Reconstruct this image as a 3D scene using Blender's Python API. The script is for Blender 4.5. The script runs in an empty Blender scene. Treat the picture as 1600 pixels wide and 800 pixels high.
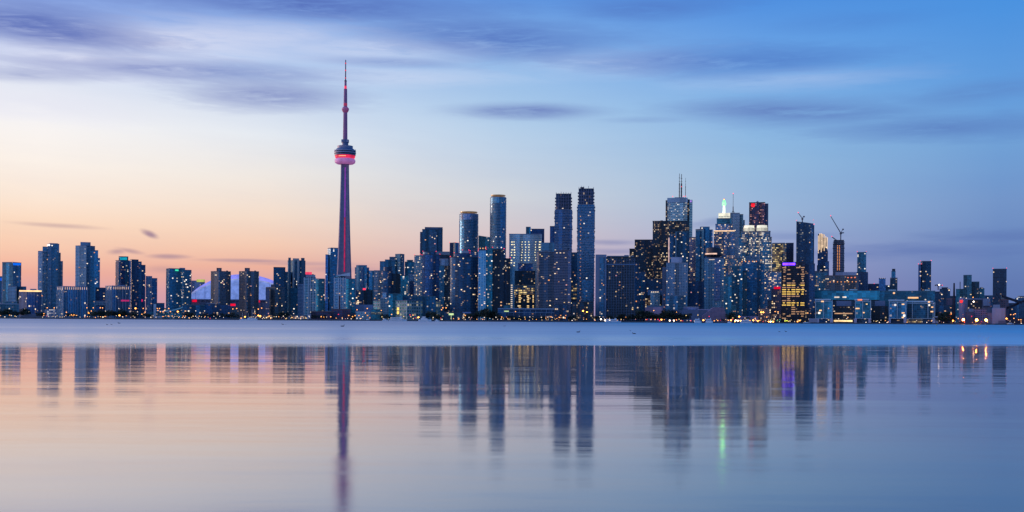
import bpy, math, random
from mathutils import Matrix, Vector

# ------------------------------------------------------------------ camera, sky, sun, exposure
F = 1693.0; CX = 800.0; HY = 500.6; CAMH = 2.5; ROLL = math.radians(0.36)
SC = bpy.context.scene
COL = SC.collection
cam_d = bpy.data.cameras.new('camera'); cam = bpy.data.objects.new('camera', cam_d); COL.objects.link(cam)
cam_d.sensor_width = 36; cam_d.lens = F / 1600 * 36; cam_d.shift_y = (HY - 400) / 1600
cam_d.clip_start = 0.5; cam_d.clip_end = 60000
cam.matrix_world = Matrix.Translation((0, 0, CAMH)) @ Matrix.Rotation(math.radians(90), 4, 'X') @ Matrix.Rotation(ROLL, 4, 'Z')
SC.camera = cam
SC.view_settings.view_transform = 'Standard'; SC.view_settings.look = 'None'
SC.view_settings.exposure = 0; SC.view_settings.gamma = 1; SC.view_settings.use_curve_mapping = False
SC.cycles.use_denoising = True
SC.cycles.max_bounces = 5; SC.cycles.diffuse_bounces = 2; SC.cycles.glossy_bounces = 3
SC.cycles.sample_clamp_indirect = 0

def lin(c):
    return tuple((v / 255 / 12.92) if v / 255 <= 0.04045 else ((v / 255 + 0.055) / 1.055) ** 2.4 for v in c) + (1.0,)

class NT:
    def __init__(s, tree): s.t = tree; s.n = tree.nodes; s.l = tree.links
    def new(s, typ, **kw):
        n = s.n.new(typ)
        for k, v in kw.items(): setattr(n, k, v)
        return n
    def put(s, sock, v):
        if v is None: return
        if hasattr(v, 'default_value') or hasattr(v, 'links'): s.l.new(v, sock)
        else: sock.default_value = v
    def m(s, op, a, b=None, c=None, clamp=False):
        n = s.new('ShaderNodeMath', operation=op); n.use_clamp = clamp
        for i, v in enumerate((a, b, c)): s.put(n.inputs[i], v) if v is not None else None
        return n.outputs[0]
    def mr(s, v, a, b, c=0.0, d=1.0, smooth=False):
        n = s.new('ShaderNodeMapRange'); n.interpolation_type = 'SMOOTHSTEP' if smooth else 'LINEAR'
        for i, x in enumerate((v, a, b, c, d)): s.put(n.inputs[i], x)
        return n.outputs[0]
    def mix(s, f, a, b, typ='RGBA', blend='MIX'):
        n = s.new('ShaderNodeMix', data_type=typ)
        if typ == 'RGBA': n.blend_type = blend
        i = 6 if typ == 'RGBA' else 2
        s.put(n.inputs[0], f); s.put(n.inputs[i], a); s.put(n.inputs[i + 1], b)
        return n.outputs[2 if typ == 'RGBA' else 0]
    def xyz(s, x=0.0, y=0.0, z=0.0):
        n = s.new('ShaderNodeCombineXYZ')
        for i, v in enumerate((x, y, z)): s.put(n.inputs[i], v)
        return n.outputs[0]
    def noise(s, vec, scale=1.0, detail=3.0, rough=0.55, dist=0.0):
        n = s.new('ShaderNodeTexNoise'); s.l.new(vec, n.inputs['Vector'])
        n.inputs['Scale'].default_value = scale; n.inputs['Detail'].default_value = detail
        n.inputs['Roughness'].default_value = rough; n.inputs['Distortion'].default_value = dist
        return n.outputs[0]

SUN_AZ = -62.0; SUN_EL = 1.5
def build_world():
    w = bpy.data.worlds.new('World'); SC.world = w; w.use_nodes = True
    w.node_tree.nodes.clear(); N = NT(w.node_tree)
    tc = N.new('ShaderNodeTexCoord'); sp = N.new('ShaderNodeSeparateXYZ'); N.l.new(tc.outputs['Generated'], sp.inputs[0])
    x, y, z = sp.outputs
    az = N.m('MULTIPLY', N.m('ARCTAN2', x, y), 180 / math.pi)
    el = N.m('MULTIPLY', N.m('ARCSINE', N.m('MAXIMUM', N.m('MINIMUM', z, 0.9999), 0.0)), 180 / math.pi)
    t = N.m('SQRT', N.m('DIVIDE', el, 90.0))
    def E(py): return math.degrees(math.atan(max(HY - py, 0) / F))
    def A(px): return math.degrees(math.atan((px - CX) / F))
    def ramp(stops, ca=0.0):           # (elevation as a row of the view, or ('e', degrees)), rgb
        ca = math.cos(math.radians(ca)) if abs(ca) < 40 else 1.0
        n = N.new('ShaderNodeValToRGB'); r = n.color_ramp; N.l.new(t, n.inputs[0])
        pts = sorted((math.sqrt((p[1] if isinstance(p, tuple) else math.degrees(math.atan(max(HY - p, 0) / F * ca))) / 90), c) for p, c in stops)
        r.elements[0].position = pts[0][0]; r.elements[0].color = lin(pts[0][1])
        r.elements[1].position = pts[-1][0]; r.elements[1].color = lin(pts[-1][1])
        for p, c in pts[1:-1]: e = r.elements.new(p); e.color = lin(c)
        return n.outputs[0]
    Z = (('e', 32), (78, 130, 208)), (('e', 88), (44, 92, 178))
    rear = [(500, (78, 112, 168)), (400, (86, 128, 184)), (250, (96, 148, 204)), (('e', 20), (88, 152, 214)), (('e', 88), (44, 92, 178))]
    cols = [
        (-180, rear),
        (-125, [(500, (222, 172, 160)), (400, (244, 200, 178)), (250, (232, 212, 210)), (('e', 22), (130, 160, 214)), (('e', 88), (44, 92, 178))]),
        (-85, [(500, (236, 172, 150)), (400, (255, 206, 170)), (300, (255, 224, 200)), (150, (232, 226, 234)), (('e', 32), (130, 165, 220)), (('e', 88), (44, 92, 178))]),
        (-45, [(500, (226, 150, 140)), (430, (252, 178, 144)), (360, (255, 216, 182)), (260, (255, 238, 222)), (150, (226, 230, 244)), (40, (180, 196, 236)), (('e', 40), (120, 154, 216)), Z[1]]),
        (A(60), [(500, (204, 156, 174)), (462, (222, 164, 168)), (430, (241, 176, 158)), (395, (251, 203, 176)), (355, (254, 219, 192)), (310, (254, 234, 217)), (255, (254, 244, 235)), (190, (250, 247, 247)), (130, (230, 235, 248)), (70, (186, 202, 240)), (0, (138, 166, 228)), (('e', 24), (142, 170, 226)), (('e', 40), (100, 142, 212)), Z[1]]),
        (A(420), [(500, (192, 152, 178)), (455, (214, 162, 172)), (420, (238, 178, 158)), (385, (246, 204, 180)), (340, (246, 222, 204)), (280, (242, 234, 227)), (210, (230, 236, 244)), (140, (202, 218, 242)), (70, (168, 194, 238)), (0, (122, 160, 226)), (('e', 32), (84, 134, 210)), Z[1]]),
        (A(800), [(500, (176, 148, 182)), (455, (192, 160, 184)), (420, (206, 176, 186)), (370, (212, 196, 202)), (310, (208, 212, 220)), (240, (192, 211, 232)), (170, (172, 204, 236)), (100, (150, 190, 236)), (30, (116, 164, 228)), (0, (98, 150, 224)), Z[0], Z[1]]),
        (A(1180), [(500, (136, 132, 178)), (440, (152, 150, 192)), (390, (160, 168, 206)), (330, (158, 184, 218)), (250, (150, 188, 224)), (170, (134, 182, 230)), (90, (112, 168, 232)), (0, (82, 146, 226)), Z[0], Z[1]]),
        (A(1560), [(500, (88, 110, 166)), (440, (98, 122, 178)), (380, (108, 136, 190)), (310, (116, 150, 202)), (220, (114, 162, 216)), (120, (98, 158, 224)), (0, (76, 148, 226)), Z[0], Z[1]]),
        (75, [(500, (96, 112, 170)), (300, (100, 138, 200)), (('e', 20), (84, 140, 214)), (('e', 88), (44, 92, 178))]),
        (180, rear),
    ]
    c = ramp(cols[0][1], cols[0][0])
    for i in range(1, len(cols)):
        c = N.mix(N.mr(az, cols[i - 1][0], cols[i][0]), c, ramp(cols[i][1], cols[i][0]))
    # thin cloud: soft streaks fixed on the sky, warped by noise
    sv = N.xyz(N.m('MULTIPLY', az, 0.075), N.m('ADD', N.m('MULTIPLY', el, 0.55), N.m('MULTIPLY', az, .03)), 3.1)
    n1 = N.noise(sv, 1.0, 5, 0.6, 0.25)
    sv2 = N.xyz(N.m('MULTIPLY', az, 0.21), N.m('ADD', N.m('MULTIPLY', el, 1.6), N.m('MULTIPLY', az, 0.1)), 9.0)
    n2 = N.noise(sv2, 1.0, 6, 0.62, 0.35)
    sv3 = N.xyz(N.m('ADD', N.m('MULTIPLY', az, 0.34), N.m('MULTIPLY', el, .25)), N.m('SUBTRACT', N.m('MULTIPLY', el, 3.4), N.m('MULTIPLY', az, 0.22)), 2.0)
    n3 = N.noise(sv3, 1.0, 7, 0.66, 0.5)
    wob = N.m('ADD', N.m('MULTIPLY', N.m('SUBTRACT', n1, 0.5), 2.0), N.m('ADD', N.m('MULTIPLY', N.m('SUBTRACT', n2, 0.5), 1.9), N.m('MULTIPLY', N.m('SUBTRACT', n3, 0.5), 1.3)))
    def ell(px, py, rx, ry, s, tilt=0.0, sh=1.0):
        a0, e0 = A(px), math.degrees(math.atan((HY - py) / F * math.cos(math.radians(A(px)))))
        ra, re = rx / F * 57.3, ry / F * 57.3
        da = N.m('SUBTRACT', az, a0); de = N.m('SUBTRACT', N.m('SUBTRACT', el, e0), N.m('MULTIPLY', da, tilt))
        d = N.m('SQRT', N.m('ADD', N.m('POWER', N.m('DIVIDE', da, ra), 2.0), N.m('POWER', N.m('DIVIDE', de, re), 2.0)))
        d = N.m('ADD', d, N.m('MULTIPLY', wob, 0.6 * sh))
        return N.m('MULTIPLY', N.mr(d, 1.15, 0.1, smooth=True), s)
    def add(lst):
        o = None
        for e in lst:
            v = ell(*e); o = v if o is None else N.m('MAXIMUM', o, v)
        return o
    dark_hi = add([(60, 40, 230, 44, .95, -0.03, .9), (470, 8, 420, 32, .85), (780, 62, 300, 44, .75, -.06), (250, 112, 330, 20, .6, .02), (1130, 92, 330, 32, .75, -.04),
                   (1330, 30, 160, 20, .25), (1010, 12, 180, 22, .6), (610, 98, 150, 11, .4)])
    dark_mid = add([(415, 154, 175, 30, .85, 0.01, .9), (35, 122, 130, 14, .6, .04), (820, 174, 150, 17, .95, 0, .6), (1240, 172, 230, 28, .8, -.05, .8), (1480, 195, 240, 24, .75, -.03),
                    (1520, 140, 170, 22, .5, .06), (1010, 186, 110, 7, .3)])
    low = add([(1440, 388, 260, 18, .55, 0, .9), (1560, 366, 150, 14, .5), (1120, 345, 60, 8, .35, .12), (955, 378, 60, 6, .45), (1240, 366, 90, 9, .3), (960, 392, 80, 7, .4),
               (90, 357, 78, 4.5, .42, -.03, .4), (234, 370, 15, 6.5, .9, -.35, .55), (183, 397, 20, 6, .6, .1, .35), (203, 396, 26, 5, .6, -.15, .35), (262, 404, 38, 5, .65, 0, .35), (255, 424, 34, 8, .3, 0, .4),
               (390, 410, 90, 4, .55, 0, .35), (470, 414, 130, 5, .35, 0, .4), (530, 422, 90, 8, .3, 0, .4), (640, 430, 60, 6, .2)])
    lite = add([(290, 62, 320, 36, .75, .06), (120, 95, 240, 36, .7), (560, 78, 260, 30, .45), (950, 96, 220, 30, .25), (1260, 120, 240, 22, .2), (640, 122, 220, 20, .3), (60, 170, 200, 30, .4)])
    def streak(f): return N.m('MULTIPLY', f, N.mr(N.m('ADD', N.m('MULTIPLY', n2, .5), N.m('MULTIPLY', n3, .5)), 0.36, 0.58, 0.42, 1.15))
    c = N.mix(streak(lite), c, lin((226, 228, 246)))
    hicol = N.mix(N.mr(az, A(100), A(1300)), lin((96, 116, 188)), lin((78, 122, 200)))
    c = N.mix(streak(dark_hi), c, hicol)
    midcol = N.mix(N.mr(az, A(300), A(1400)), lin((136, 148, 200)), lin((92, 128, 194)))
    c = N.mix(streak(dark_mid), c, midcol)
    lowcol = N.mix(N.mr(az, A(200), A(1050)), lin((164, 132, 150)), lin((92, 116, 178)))
    c = N.mix(low, c, lowcol)
    # faint general streaking
    c = N.mix(N.mr(n1, 0.42, 0.7, 0, 0.05), c, hicol)
    sky = N.new('ShaderNodeTexSky', sky_type='NISHITA'); sky.sun_disc = False
    sky.sun_elevation = math.radians(SUN_EL); sky.sun_rotation = math.radians(SUN_AZ)
    b1 = N.new('ShaderNodeBackground'); N.l.new(c, b1.inputs[0]); N.put(b1.inputs[1], N.m('MULTIPLY', N.mr(az, -32.0, -62.0, 1.0, 2.1, True), N.mr(az, -118.0, -160.0, 1.0, .476, True)))   # sunset glow raised out of view in the west to brighten west-facing walls
    b2 = N.new('ShaderNodeBackground'); N.l.new(sky.outputs[0], b2.inputs[0]); b2.inputs[1].default_value = 0.05
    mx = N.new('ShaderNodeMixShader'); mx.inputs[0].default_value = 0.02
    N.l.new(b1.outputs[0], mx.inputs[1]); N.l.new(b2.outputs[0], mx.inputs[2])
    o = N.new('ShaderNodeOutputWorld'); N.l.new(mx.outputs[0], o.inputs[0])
    w.cycles.sampling_method = 'MANUAL'; w.cycles.sample_map_resolution = 1024
build_world()
sd = bpy.data.lights.new('sun', 'SUN'); so = bpy.data.objects.new('sun', sd); COL.objects.link(so)
sd.energy = 1.5; sd.angle = math.radians(12); sd.color = (1.0, 0.62, 0.46)
_sa = math.radians(SUN_AZ); _se = math.radians(4)
so.rotation_euler = Vector((math.sin(_sa) * math.cos(_se), math.cos(_sa) * math.cos(_se), math.sin(_se))).to_track_quat('Z', 'Y').to_euler()

# ------------------------------------------------------------------ helpers
R = random.Random(11)
def uv(px, py):                      # picture pixel -> (u, v) of its view ray
    dx, dy = px - CX, HY - py
    return dx * math.cos(ROLL) - dy * math.sin(ROLL), dx * math.sin(ROLL) + dy * math.cos(ROLL)
def wp(px, py, Y):                   # world point at distance Y
    u, v = uv(px, py); return Vector((u * Y / F, Y, CAMH + v * Y / F))
def xat(px, Y, py=480): return uv(px, py)[0] * Y / F
def zat(px, py, Y): return CAMH + uv(px, py)[1] * Y / F

MATS = {}
def simple(name, col, rough=0.7, metal=0.0, emit=None, es=0.0, sample=False, noise=0.0):
    if name in MATS: return MATS[name]
    m = bpy.data.materials.new(name); m.use_nodes = True; N = NT(m.node_tree)
    b = m.node_tree.nodes['Principled BSDF']
    b.inputs['Base Color'].default_value = tuple(col) + (1,)
    b.inputs['Roughness'].default_value = rough; b.inputs['Metallic'].default_value = metal
    tc = N.new('ShaderNodeTexCoord')
    nz = N.noise(tc.outputs['Object'], 0.15, 4)
    f = N.mr(nz, 0.3, 0.7, 1 - noise - 0.12, 1 + noise)
    N.l.new(N.mix(1.0, tuple(col) + (1,), N.xyz(f, f, f), blend='MULTIPLY'), b.inputs['Base Color'])
    if emit:
        b.inputs['Emission Color'].default_value = tuple(emit) + (1,); b.inputs['Emission Strength'].default_value = es
        nf = N.noise(tc.outputs['Object'], 0.09, 3); N.l.new(N.m('MULTIPLY', N.mr(nf, .3, .7, .6, 1.3), es), b.inputs['Emission Strength'])
        m.cycles.emission_sampling = 'FRONT' if sample else 'NONE'
    MATS[name] = m; return m

def facade_group():
    g = bpy.data.node_groups.new('facade', 'ShaderNodeTree'); I = g.interface
    def inp(n, t, d):
        s = I.new_socket(n, in_out='INPUT', socket_type=t); s.default_value = d
    for n, d in (('wall', (.2, .2, .2, 1)), ('glass', (.05, .08, .12, 1)), ('lita', (1, .6, .3, 1)), ('litb', (1, .8, .5, 1))): inp(n, 'NodeSocketColor', d)
    for n, d in (('fh', 3.2), ('bay', 3.0), ('mull', .15), ('slab', .25), ('lit', .05), ('row', 0.), ('es', 1.), ('seed', 0.), ('metal', .3), ('rough', .2)): inp(n, 'NodeSocketFloat', d)
    I.new_socket('BSDF', in_out='OUTPUT', socket_type='NodeSocketShader')
    N = NT(g); gi = N.new('NodeGroupInput'); go = N.new('NodeGroupOutput'); G = gi.outputs
    um = N.new('ShaderNodeUVMap'); s = N.new('ShaderNodeSeparateXYZ'); N.l.new(um.outputs[0], s.inputs[0])
    cu = N.m('DIVIDE', s.outputs[0], G['bay']); cv = N.m('DIVIDE', s.outputs[1], G['fh'])
    iu, iv = N.m('FLOOR', cu), N.m('FLOOR', cv); fu, fv = N.m('FRACT', cu), N.m('FRACT', cv)
    mu = N.m('LESS_THAN', N.m('ABSOLUTE', N.m('SUBTRACT', fu, .5)), N.m('SUBTRACT', .5, N.m('MULTIPLY', G['mull'], .5)))
    mask = N.m('MULTIPLY', mu, N.m('GREATER_THAN', fv, G['slab']))
    def wn(a, b, c):
        n = N.new('ShaderNodeTexWhiteNoise', noise_dimensions='3D'); N.l.new(N.xyz(a, b, c), n.inputs[0]); return n.outputs['Value']
    r1 = wn(iu, iv, G['seed']); r2 = wn(iv, iu, N.m('ADD', G['seed'], 7.3)); rr = wn(7.0, iv, G['seed'])
    blk = wn(N.m('FLOOR', N.m('DIVIDE', cu, 3.0)), N.m('FLOOR', N.m('DIVIDE', cv, 4.0)), G['seed'])
    # floors that are lit as a whole (offices) against windows lit one by one (flats)
    pl = N.m('MULTIPLY', G['lit'], N.mix(G['row'], N.mr(N.m('POWER', blk, 2.5), 0, 1, .3, 3.4), N.mr(N.m('POWER', rr, 2.0), 0, 1, .25, 2.6), 'FLOAT'))
    lit = N.m('MULTIPLY', N.m('LESS_THAN', r1, pl), mask)
    inten = N.m('MULTIPLY', N.m('ADD', N.m('MULTIPLY', N.m('POWER', r2, 3.5), .75), .06), N.m('MULTIPLY', G['es'], lit))
    lc = N.mix(r2, G['lita'], G['litb'])
    cz = wn(N.m('FLOOR', N.m('DIVIDE', cu, 2.6)), 3.0, N.m('ADD', G['seed'], 2.1))   # bays of recessed balconies against flush glass
    cz2 = N.mr(N.m('POWER', cz, 1.5), 0, 1, .5, 1.75)
    tone = N.m('MULTIPLY', N.mr(r2, 0, 1, .6, 1.4), cz2)
    gl = N.mix(1.0, G['glass'], N.xyz(tone, tone, tone), blend='MULTIPLY')
    nz = N.noise(um.outputs[0], .03, 3); f2 = N.m('MULTIPLY', N.mr(nz, .3, .7, .82, 1.12), N.mr(cz, 0, 1, .72, 1.28))
    wl = N.mix(1.0, G['wall'], N.xyz(f2, f2, f2), blend='MULTIPLY')
    b = N.new('ShaderNodeBsdfPrincipled')
    N.l.new(N.mix(mask, wl, gl), b.inputs['Base Color'])
    N.l.new(N.mix(mask, 0.65, G['rough'], 'FLOAT'), b.inputs['Roughness'])
    N.l.new(N.m('MULTIPLY', mask, G['metal']), b.inputs['Metallic'])
    N.l.new(lc, b.inputs['Emission Color']); N.l.new(inten, b.inputs['Emission Strength'])
    N.l.new(b.outputs[0], go.inputs[0])
    return g
FG = facade_group()
WARM = ((1, .50, .20), (1, .78, .48)); GOLD = ((1, .52, .08), (1, .74, .26)); PALE = ((1, .66, .42), (1, .9, .72)); PINK = ((1, .45, .3), (1, .75, .6))
ST = {   # look of each kind of wall
    'blue':   dict(wall=(.10, .16, .25), glass=(.05, .13, .24), slab=.3, mull=.12, lit=.035, metal=.45, lits=PALE, es=2.2),
    'navy':   dict(wall=(.045, .08, .15), glass=(.02, .05, .11), slab=.3, mull=.15, lit=.05, metal=.35, lits=WARM, es=2.4),
    'teal':   dict(wall=(.08, .20, .26), glass=(.03, .16, .22), slab=.25, mull=.12, lit=.05, metal=.45, lits=PALE, es=2.2),
    'pale':   dict(wall=(.52, .50, .62), glass=(.06, .12, .20), slab=.42, mull=.3, lit=.05, metal=.3, lits=WARM, es=2.2),
    'white':  dict(wall=(.52, .58, .68), glass=(.05, .12, .22), slab=.36, mull=.22, bay=4., lit=.05, metal=.3, lits=WARM, es=2.2),
    'brown':  dict(wall=(.19, .15, .17), glass=(.04, .06, .12), slab=.45, mull=.35, bay=3.4, lit=.05, metal=.3, lits=WARM, es=2.6),
    'grid':   dict(wall=(.30, .31, .38), glass=(.04, .07, .13), slab=.42, mull=.42, bay=3.2, lit=.05, metal=.3, lits=WARM, es=2.6),
    'black':  dict(wall=(.018, .03, .05), glass=(.010, .025, .05), slab=.35, mull=.2, bay=3., fh=3.9, lit=.22, row=.8, metal=.2, lits=WARM, es=1.1),
    'office': dict(wall=(.16, .22, .30), glass=(.05, .11, .18), slab=.4, mull=.2, bay=3., fh=3.9, lit=.34, row=.7, metal=.35, lits=((1,.5,.18),(1,.72,.36)), es=2.1),
    'fcp':    dict(wall=(.52, .58, .68), glass=(.05, .10, .17), slab=.5, mull=.12, bay=3., fh=4.2, lit=.30, row=.6, metal=.3, lits=PALE, es=1.4),
    'gold':   dict(wall=(.12, .12, .15), glass=(.05, .08, .12), slab=.38, mull=.18, bay=3.2, fh=3.9, lit=.70, row=.5, metal=.3, lits=GOLD, es=2.0),
    'brick':  dict(wall=(.22, .13, .14), glass=(.05, .06, .10), slab=.45, mull=.4, bay=4., fh=4, lit=.12, metal=.2, lits=WARM, es=2.4),
    'fin':    dict(wall=(.30, .33, .46), glass=(.05, .09, .20), slab=.06, mull=.4, bay=3.4, fh=3.2, lit=.03, metal=.4, lits=WARM, es=2.2),
    'plain':  dict(wall=(.30, .29, .40), glass=(.2, .2, .28), slab=.9, mull=.9, bay=6, fh=8, lit=0., metal=0, lits=WARM, es=0),
}
_seed = [0]; R2 = random.Random(77)
def facade(style, **over):
    d = dict(fh=3.1, bay=3.0, row=0., rough=.34); d.update(ST[style]); d.update(over)
    m = bpy.data.materials.new('facade_' + style); m.use_nodes = True; N = NT(m.node_tree); m.node_tree.nodes.clear()
    g = N.new('ShaderNodeGroup'); g.node_tree = FG; o = N.new('ShaderNodeOutputMaterial'); N.l.new(g.outputs[0], o.inputs[0])
    _seed[0] += 1.37
    tn = R2.choice(((1, 1, 1), (1.35, 1.15, 1.0), (.8, 1.2, 1.1), (1.2, 1.0, 1.08), (.95, 1.1, 1.0))); br = R2.uniform(.9, 1.5) if style not in ('black', 'plain', 'gold') else 1.0
    tw = tuple(q * br for q in tn) if style != 'plain' else (1.2, 1.12, 1.08)
    g.inputs['wall'].default_value = tuple(min(q * f, .75) for q, f in zip(d['wall'], (.66 * tw[0], .86 * tw[1], .92 * tw[2]))) + (1,); g.inputs['glass'].default_value = tuple(q * f for q, f in zip(d['glass'], (.48 * tw[0], 1.08 * tw[1], 1.2 * tw[2]))) + (1,)
    g.inputs['lita'].default_value = d['lits'][0] + (1,); g.inputs['litb'].default_value = d['lits'][1] + (1,)
    for k in ('fh', 'bay', 'mull', 'slab', 'lit', 'row', 'es', 'metal', 'rough'): g.inputs[k].default_value = d[k]
    g.inputs['seed'].default_value = _seed[0]
    if style in ('blue', 'navy', 'teal', 'white', 'grid') and not d['row']: g.inputs['row'].default_value = R2.choice((.1, .3, .5))
    if d['lit'] < .5: g.inputs['lit'].default_value = d['lit'] * .95
    m.cycles.emission_sampling = 'NONE'
    return m, d

ROOF = simple('roof_gravel', (.07, .075, .09), .9, noise=.1)
SLABM = simple('slab_edge', (.34, .38, .46), .6)
STEEL = simple('dark_steel', (.04, .045, .06), .5, .5)
EM = {
    'orange': simple('light_orange', (.5, .3, .1), emit=(1, .36, .09), es=1.2),
    'warm': simple('light_warm', (.5, .4, .2), emit=(1, .48, .20), es=1.0),
    'yellow': simple('light_yellow', (.5, .4, .2), emit=(1, .64, .25), es=1.1),
    'white': simple('light_white', (.5, .5, .5), emit=(1, .76, .55), es=1.0),
    'pinkw': simple('light_pink', (.5, .4, .4), emit=(1, .42, .36), es=.8),
    'red': simple('light_red', (.4, .02, .03), emit=(1, .03, .07), es=2.2),
    'green': simple('light_green', (.05, .4, .2), emit=(.05, .75, .4), es=1.2),
    'cyan': simple('light_cyan', (.05, .3, .4), emit=(.0, .42, .5), es=.8),
    'blue': simple('light_blue', (.02, .1, .5), emit=(.0, .16, .9), es=.8),
    'purple': simple('light_purple', (.2, .05, .5), emit=(.13, .03, 1), es=4, sample=True),
}

for _k, _c in (('orange', (1, .36, .10)), ('warm', (1, .46, .20)), ('yellow', (1, .60, .25)), ('white', (1, .74, .55)), ('pinkw', (1, .40, .34))):
    EM[_k + '_dim'] = simple('light_%s_dim' % _k, (.4, .3, .2), emit=_c, es=.38)
class MB:
    def __init__(s): s.v = []; s.f = []; s.mi = []; s.uv = []
    def face(s, pts, mi=0, uvs=None):
        i = len(s.v); s.v += [tuple(p) for p in pts]; s.f.append(tuple(range(i, i + len(pts)))); s.mi.append(mi)
        s.uv.append(uvs or [(0.0, 0.0)] * len(pts))
    def prism(s, poly, z0, z1, mw=0, mr=1, ztops=None, u0=0.0, cap=True):
        n = len(poly); u = u0; zt = ztops or [z1] * n
        for i in range(n):
            a, b = poly[i], poly[(i + 1) % n]; L = math.hypot(b[0] - a[0], b[1] - a[1]); j = (i + 1) % n
            s.face([(a[0], a[1], z0), (b[0], b[1], z0), (b[0], b[1], zt[j]), (a[0], a[1], zt[i])], mw, [(u, z0), (u + L, z0), (u + L, zt[j]), (u, zt[i])]); u += L
        if cap:
            s.face([(p[0], p[1], zt[i]) for i, p in enumerate(poly)], mr)
            s.face([(p[0], p[1], z0) for p in reversed(poly)], mr)
    def box(s, x0, x1, y0, y1, z0, z1, mi=0):
        s.prism([(x0, y0), (x1, y0), (x1, y1), (x0, y1)], z0, z1, mi, mi)
    def lathe(s, prof, n=24, mi=0, cx=0, cy=0):
        for (r0, z0, *k), (r1, z1, *_) in zip(prof, prof[1:]):
            for i in range(n):
                a, b = 2 * math.pi * i / n, 2 * math.pi * (i + 1) / n
                s.face([(cx + r0 * math.cos(a), cy + r0 * math.sin(a), z0), (cx + r0 * math.cos(b), cy + r0 * math.sin(b), z0),
                        (cx + r1 * math.cos(b), cy + r1 * math.sin(b), z1), (cx + r1 * math.cos(a), cy + r1 * math.sin(a), z1)], k[0] if k else mi,
                       [(r0 * a, z0), (r0 * b, z0), (r0 * b, z1), (r0 * a, z1)])
    def tube(s, a, b, r, mi=0, n=5, r2=None):
        a, b = Vector(a), Vector(b); d = (b - a).normalized(); r2 = r if r2 is None else r2
        q = d.orthogonal().normalized(); w = d.cross(q)
        A = [a + (q * math.cos(t) + w * math.sin(t)) * r for t in [2 * math.pi * i / n for i in range(n)]]
        B = [b + (q * math.cos(t) + w * math.sin(t)) * r2 for t in [2 * math.pi * i / n for i in range(n)]]
        for i in range(n): j = (i + 1) % n; s.face([A[i], A[j], B[j], B[i]], mi)
        s.face(B, mi); s.face(A[::-1], mi)
    def ball(s, c, r, mi=0, n=8, sz=1.0):
        c = Vector(c); m = max(3, n // 2)
        for i in range(m):
            p0, p1 = -math.pi / 2 + math.pi * i / m, -math.pi / 2 + math.pi * (i + 1) / m
            for j in range(n):
                a, b = 2 * math.pi * j / n, 2 * math.pi * (j + 1) / n
                P = [c + Vector((r * math.cos(p) * math.cos(t), r * math.cos(p) * math.sin(t), r * sz * math.sin(p))) for p, t in ((p0, a), (p0, b), (p1, b), (p1, a))]
                if i == 0: P = [P[0], P[2], P[3]]
                elif i == m - 1: P = [P[0], P[1], P[2]]
                s.face(P, mi)
    def mesh(s, name, mats, smooth=False):
        me = bpy.data.meshes.new(name); me.from_pydata(s.v, [], s.f)
        for m in mats: me.materials.append(m)
        me.polygons.foreach_set('material_index', s.mi)
        ul = me.uv_layers.new(name='UVMap'); ul.data.foreach_set('uv', [c for f in s.uv for p in f for c in p])
        if smooth: me.polygons.foreach_set('use_smooth', [True] * len(s.f))
        me.update(); return me
    def build(s, name, mats, parent=None, loc=None, smooth=False):
        if not isinstance(mats, (list, tuple)): mats = [mats]
        o = bpy.data.objects.new(name, s.mesh(name, mats, smooth)); COL.objects.link(o)
        if parent: o.parent = parent
        if loc is not None: o.location = loc
        return o

def tag(o, label=None, cat=None, group=None, kind=None):
    if label: o['label'] = label
    if cat: o['category'] = cat
    if group: o['group'] = group
    if kind: o['kind'] = kind
    return o
def empty(name, loc, rz=0.0):
    o = bpy.data.objects.new(name, None); COL.objects.link(o); o.location = loc; o.rotation_euler = (0, 0, rz); o.empty_display_size = 5; return o

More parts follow.
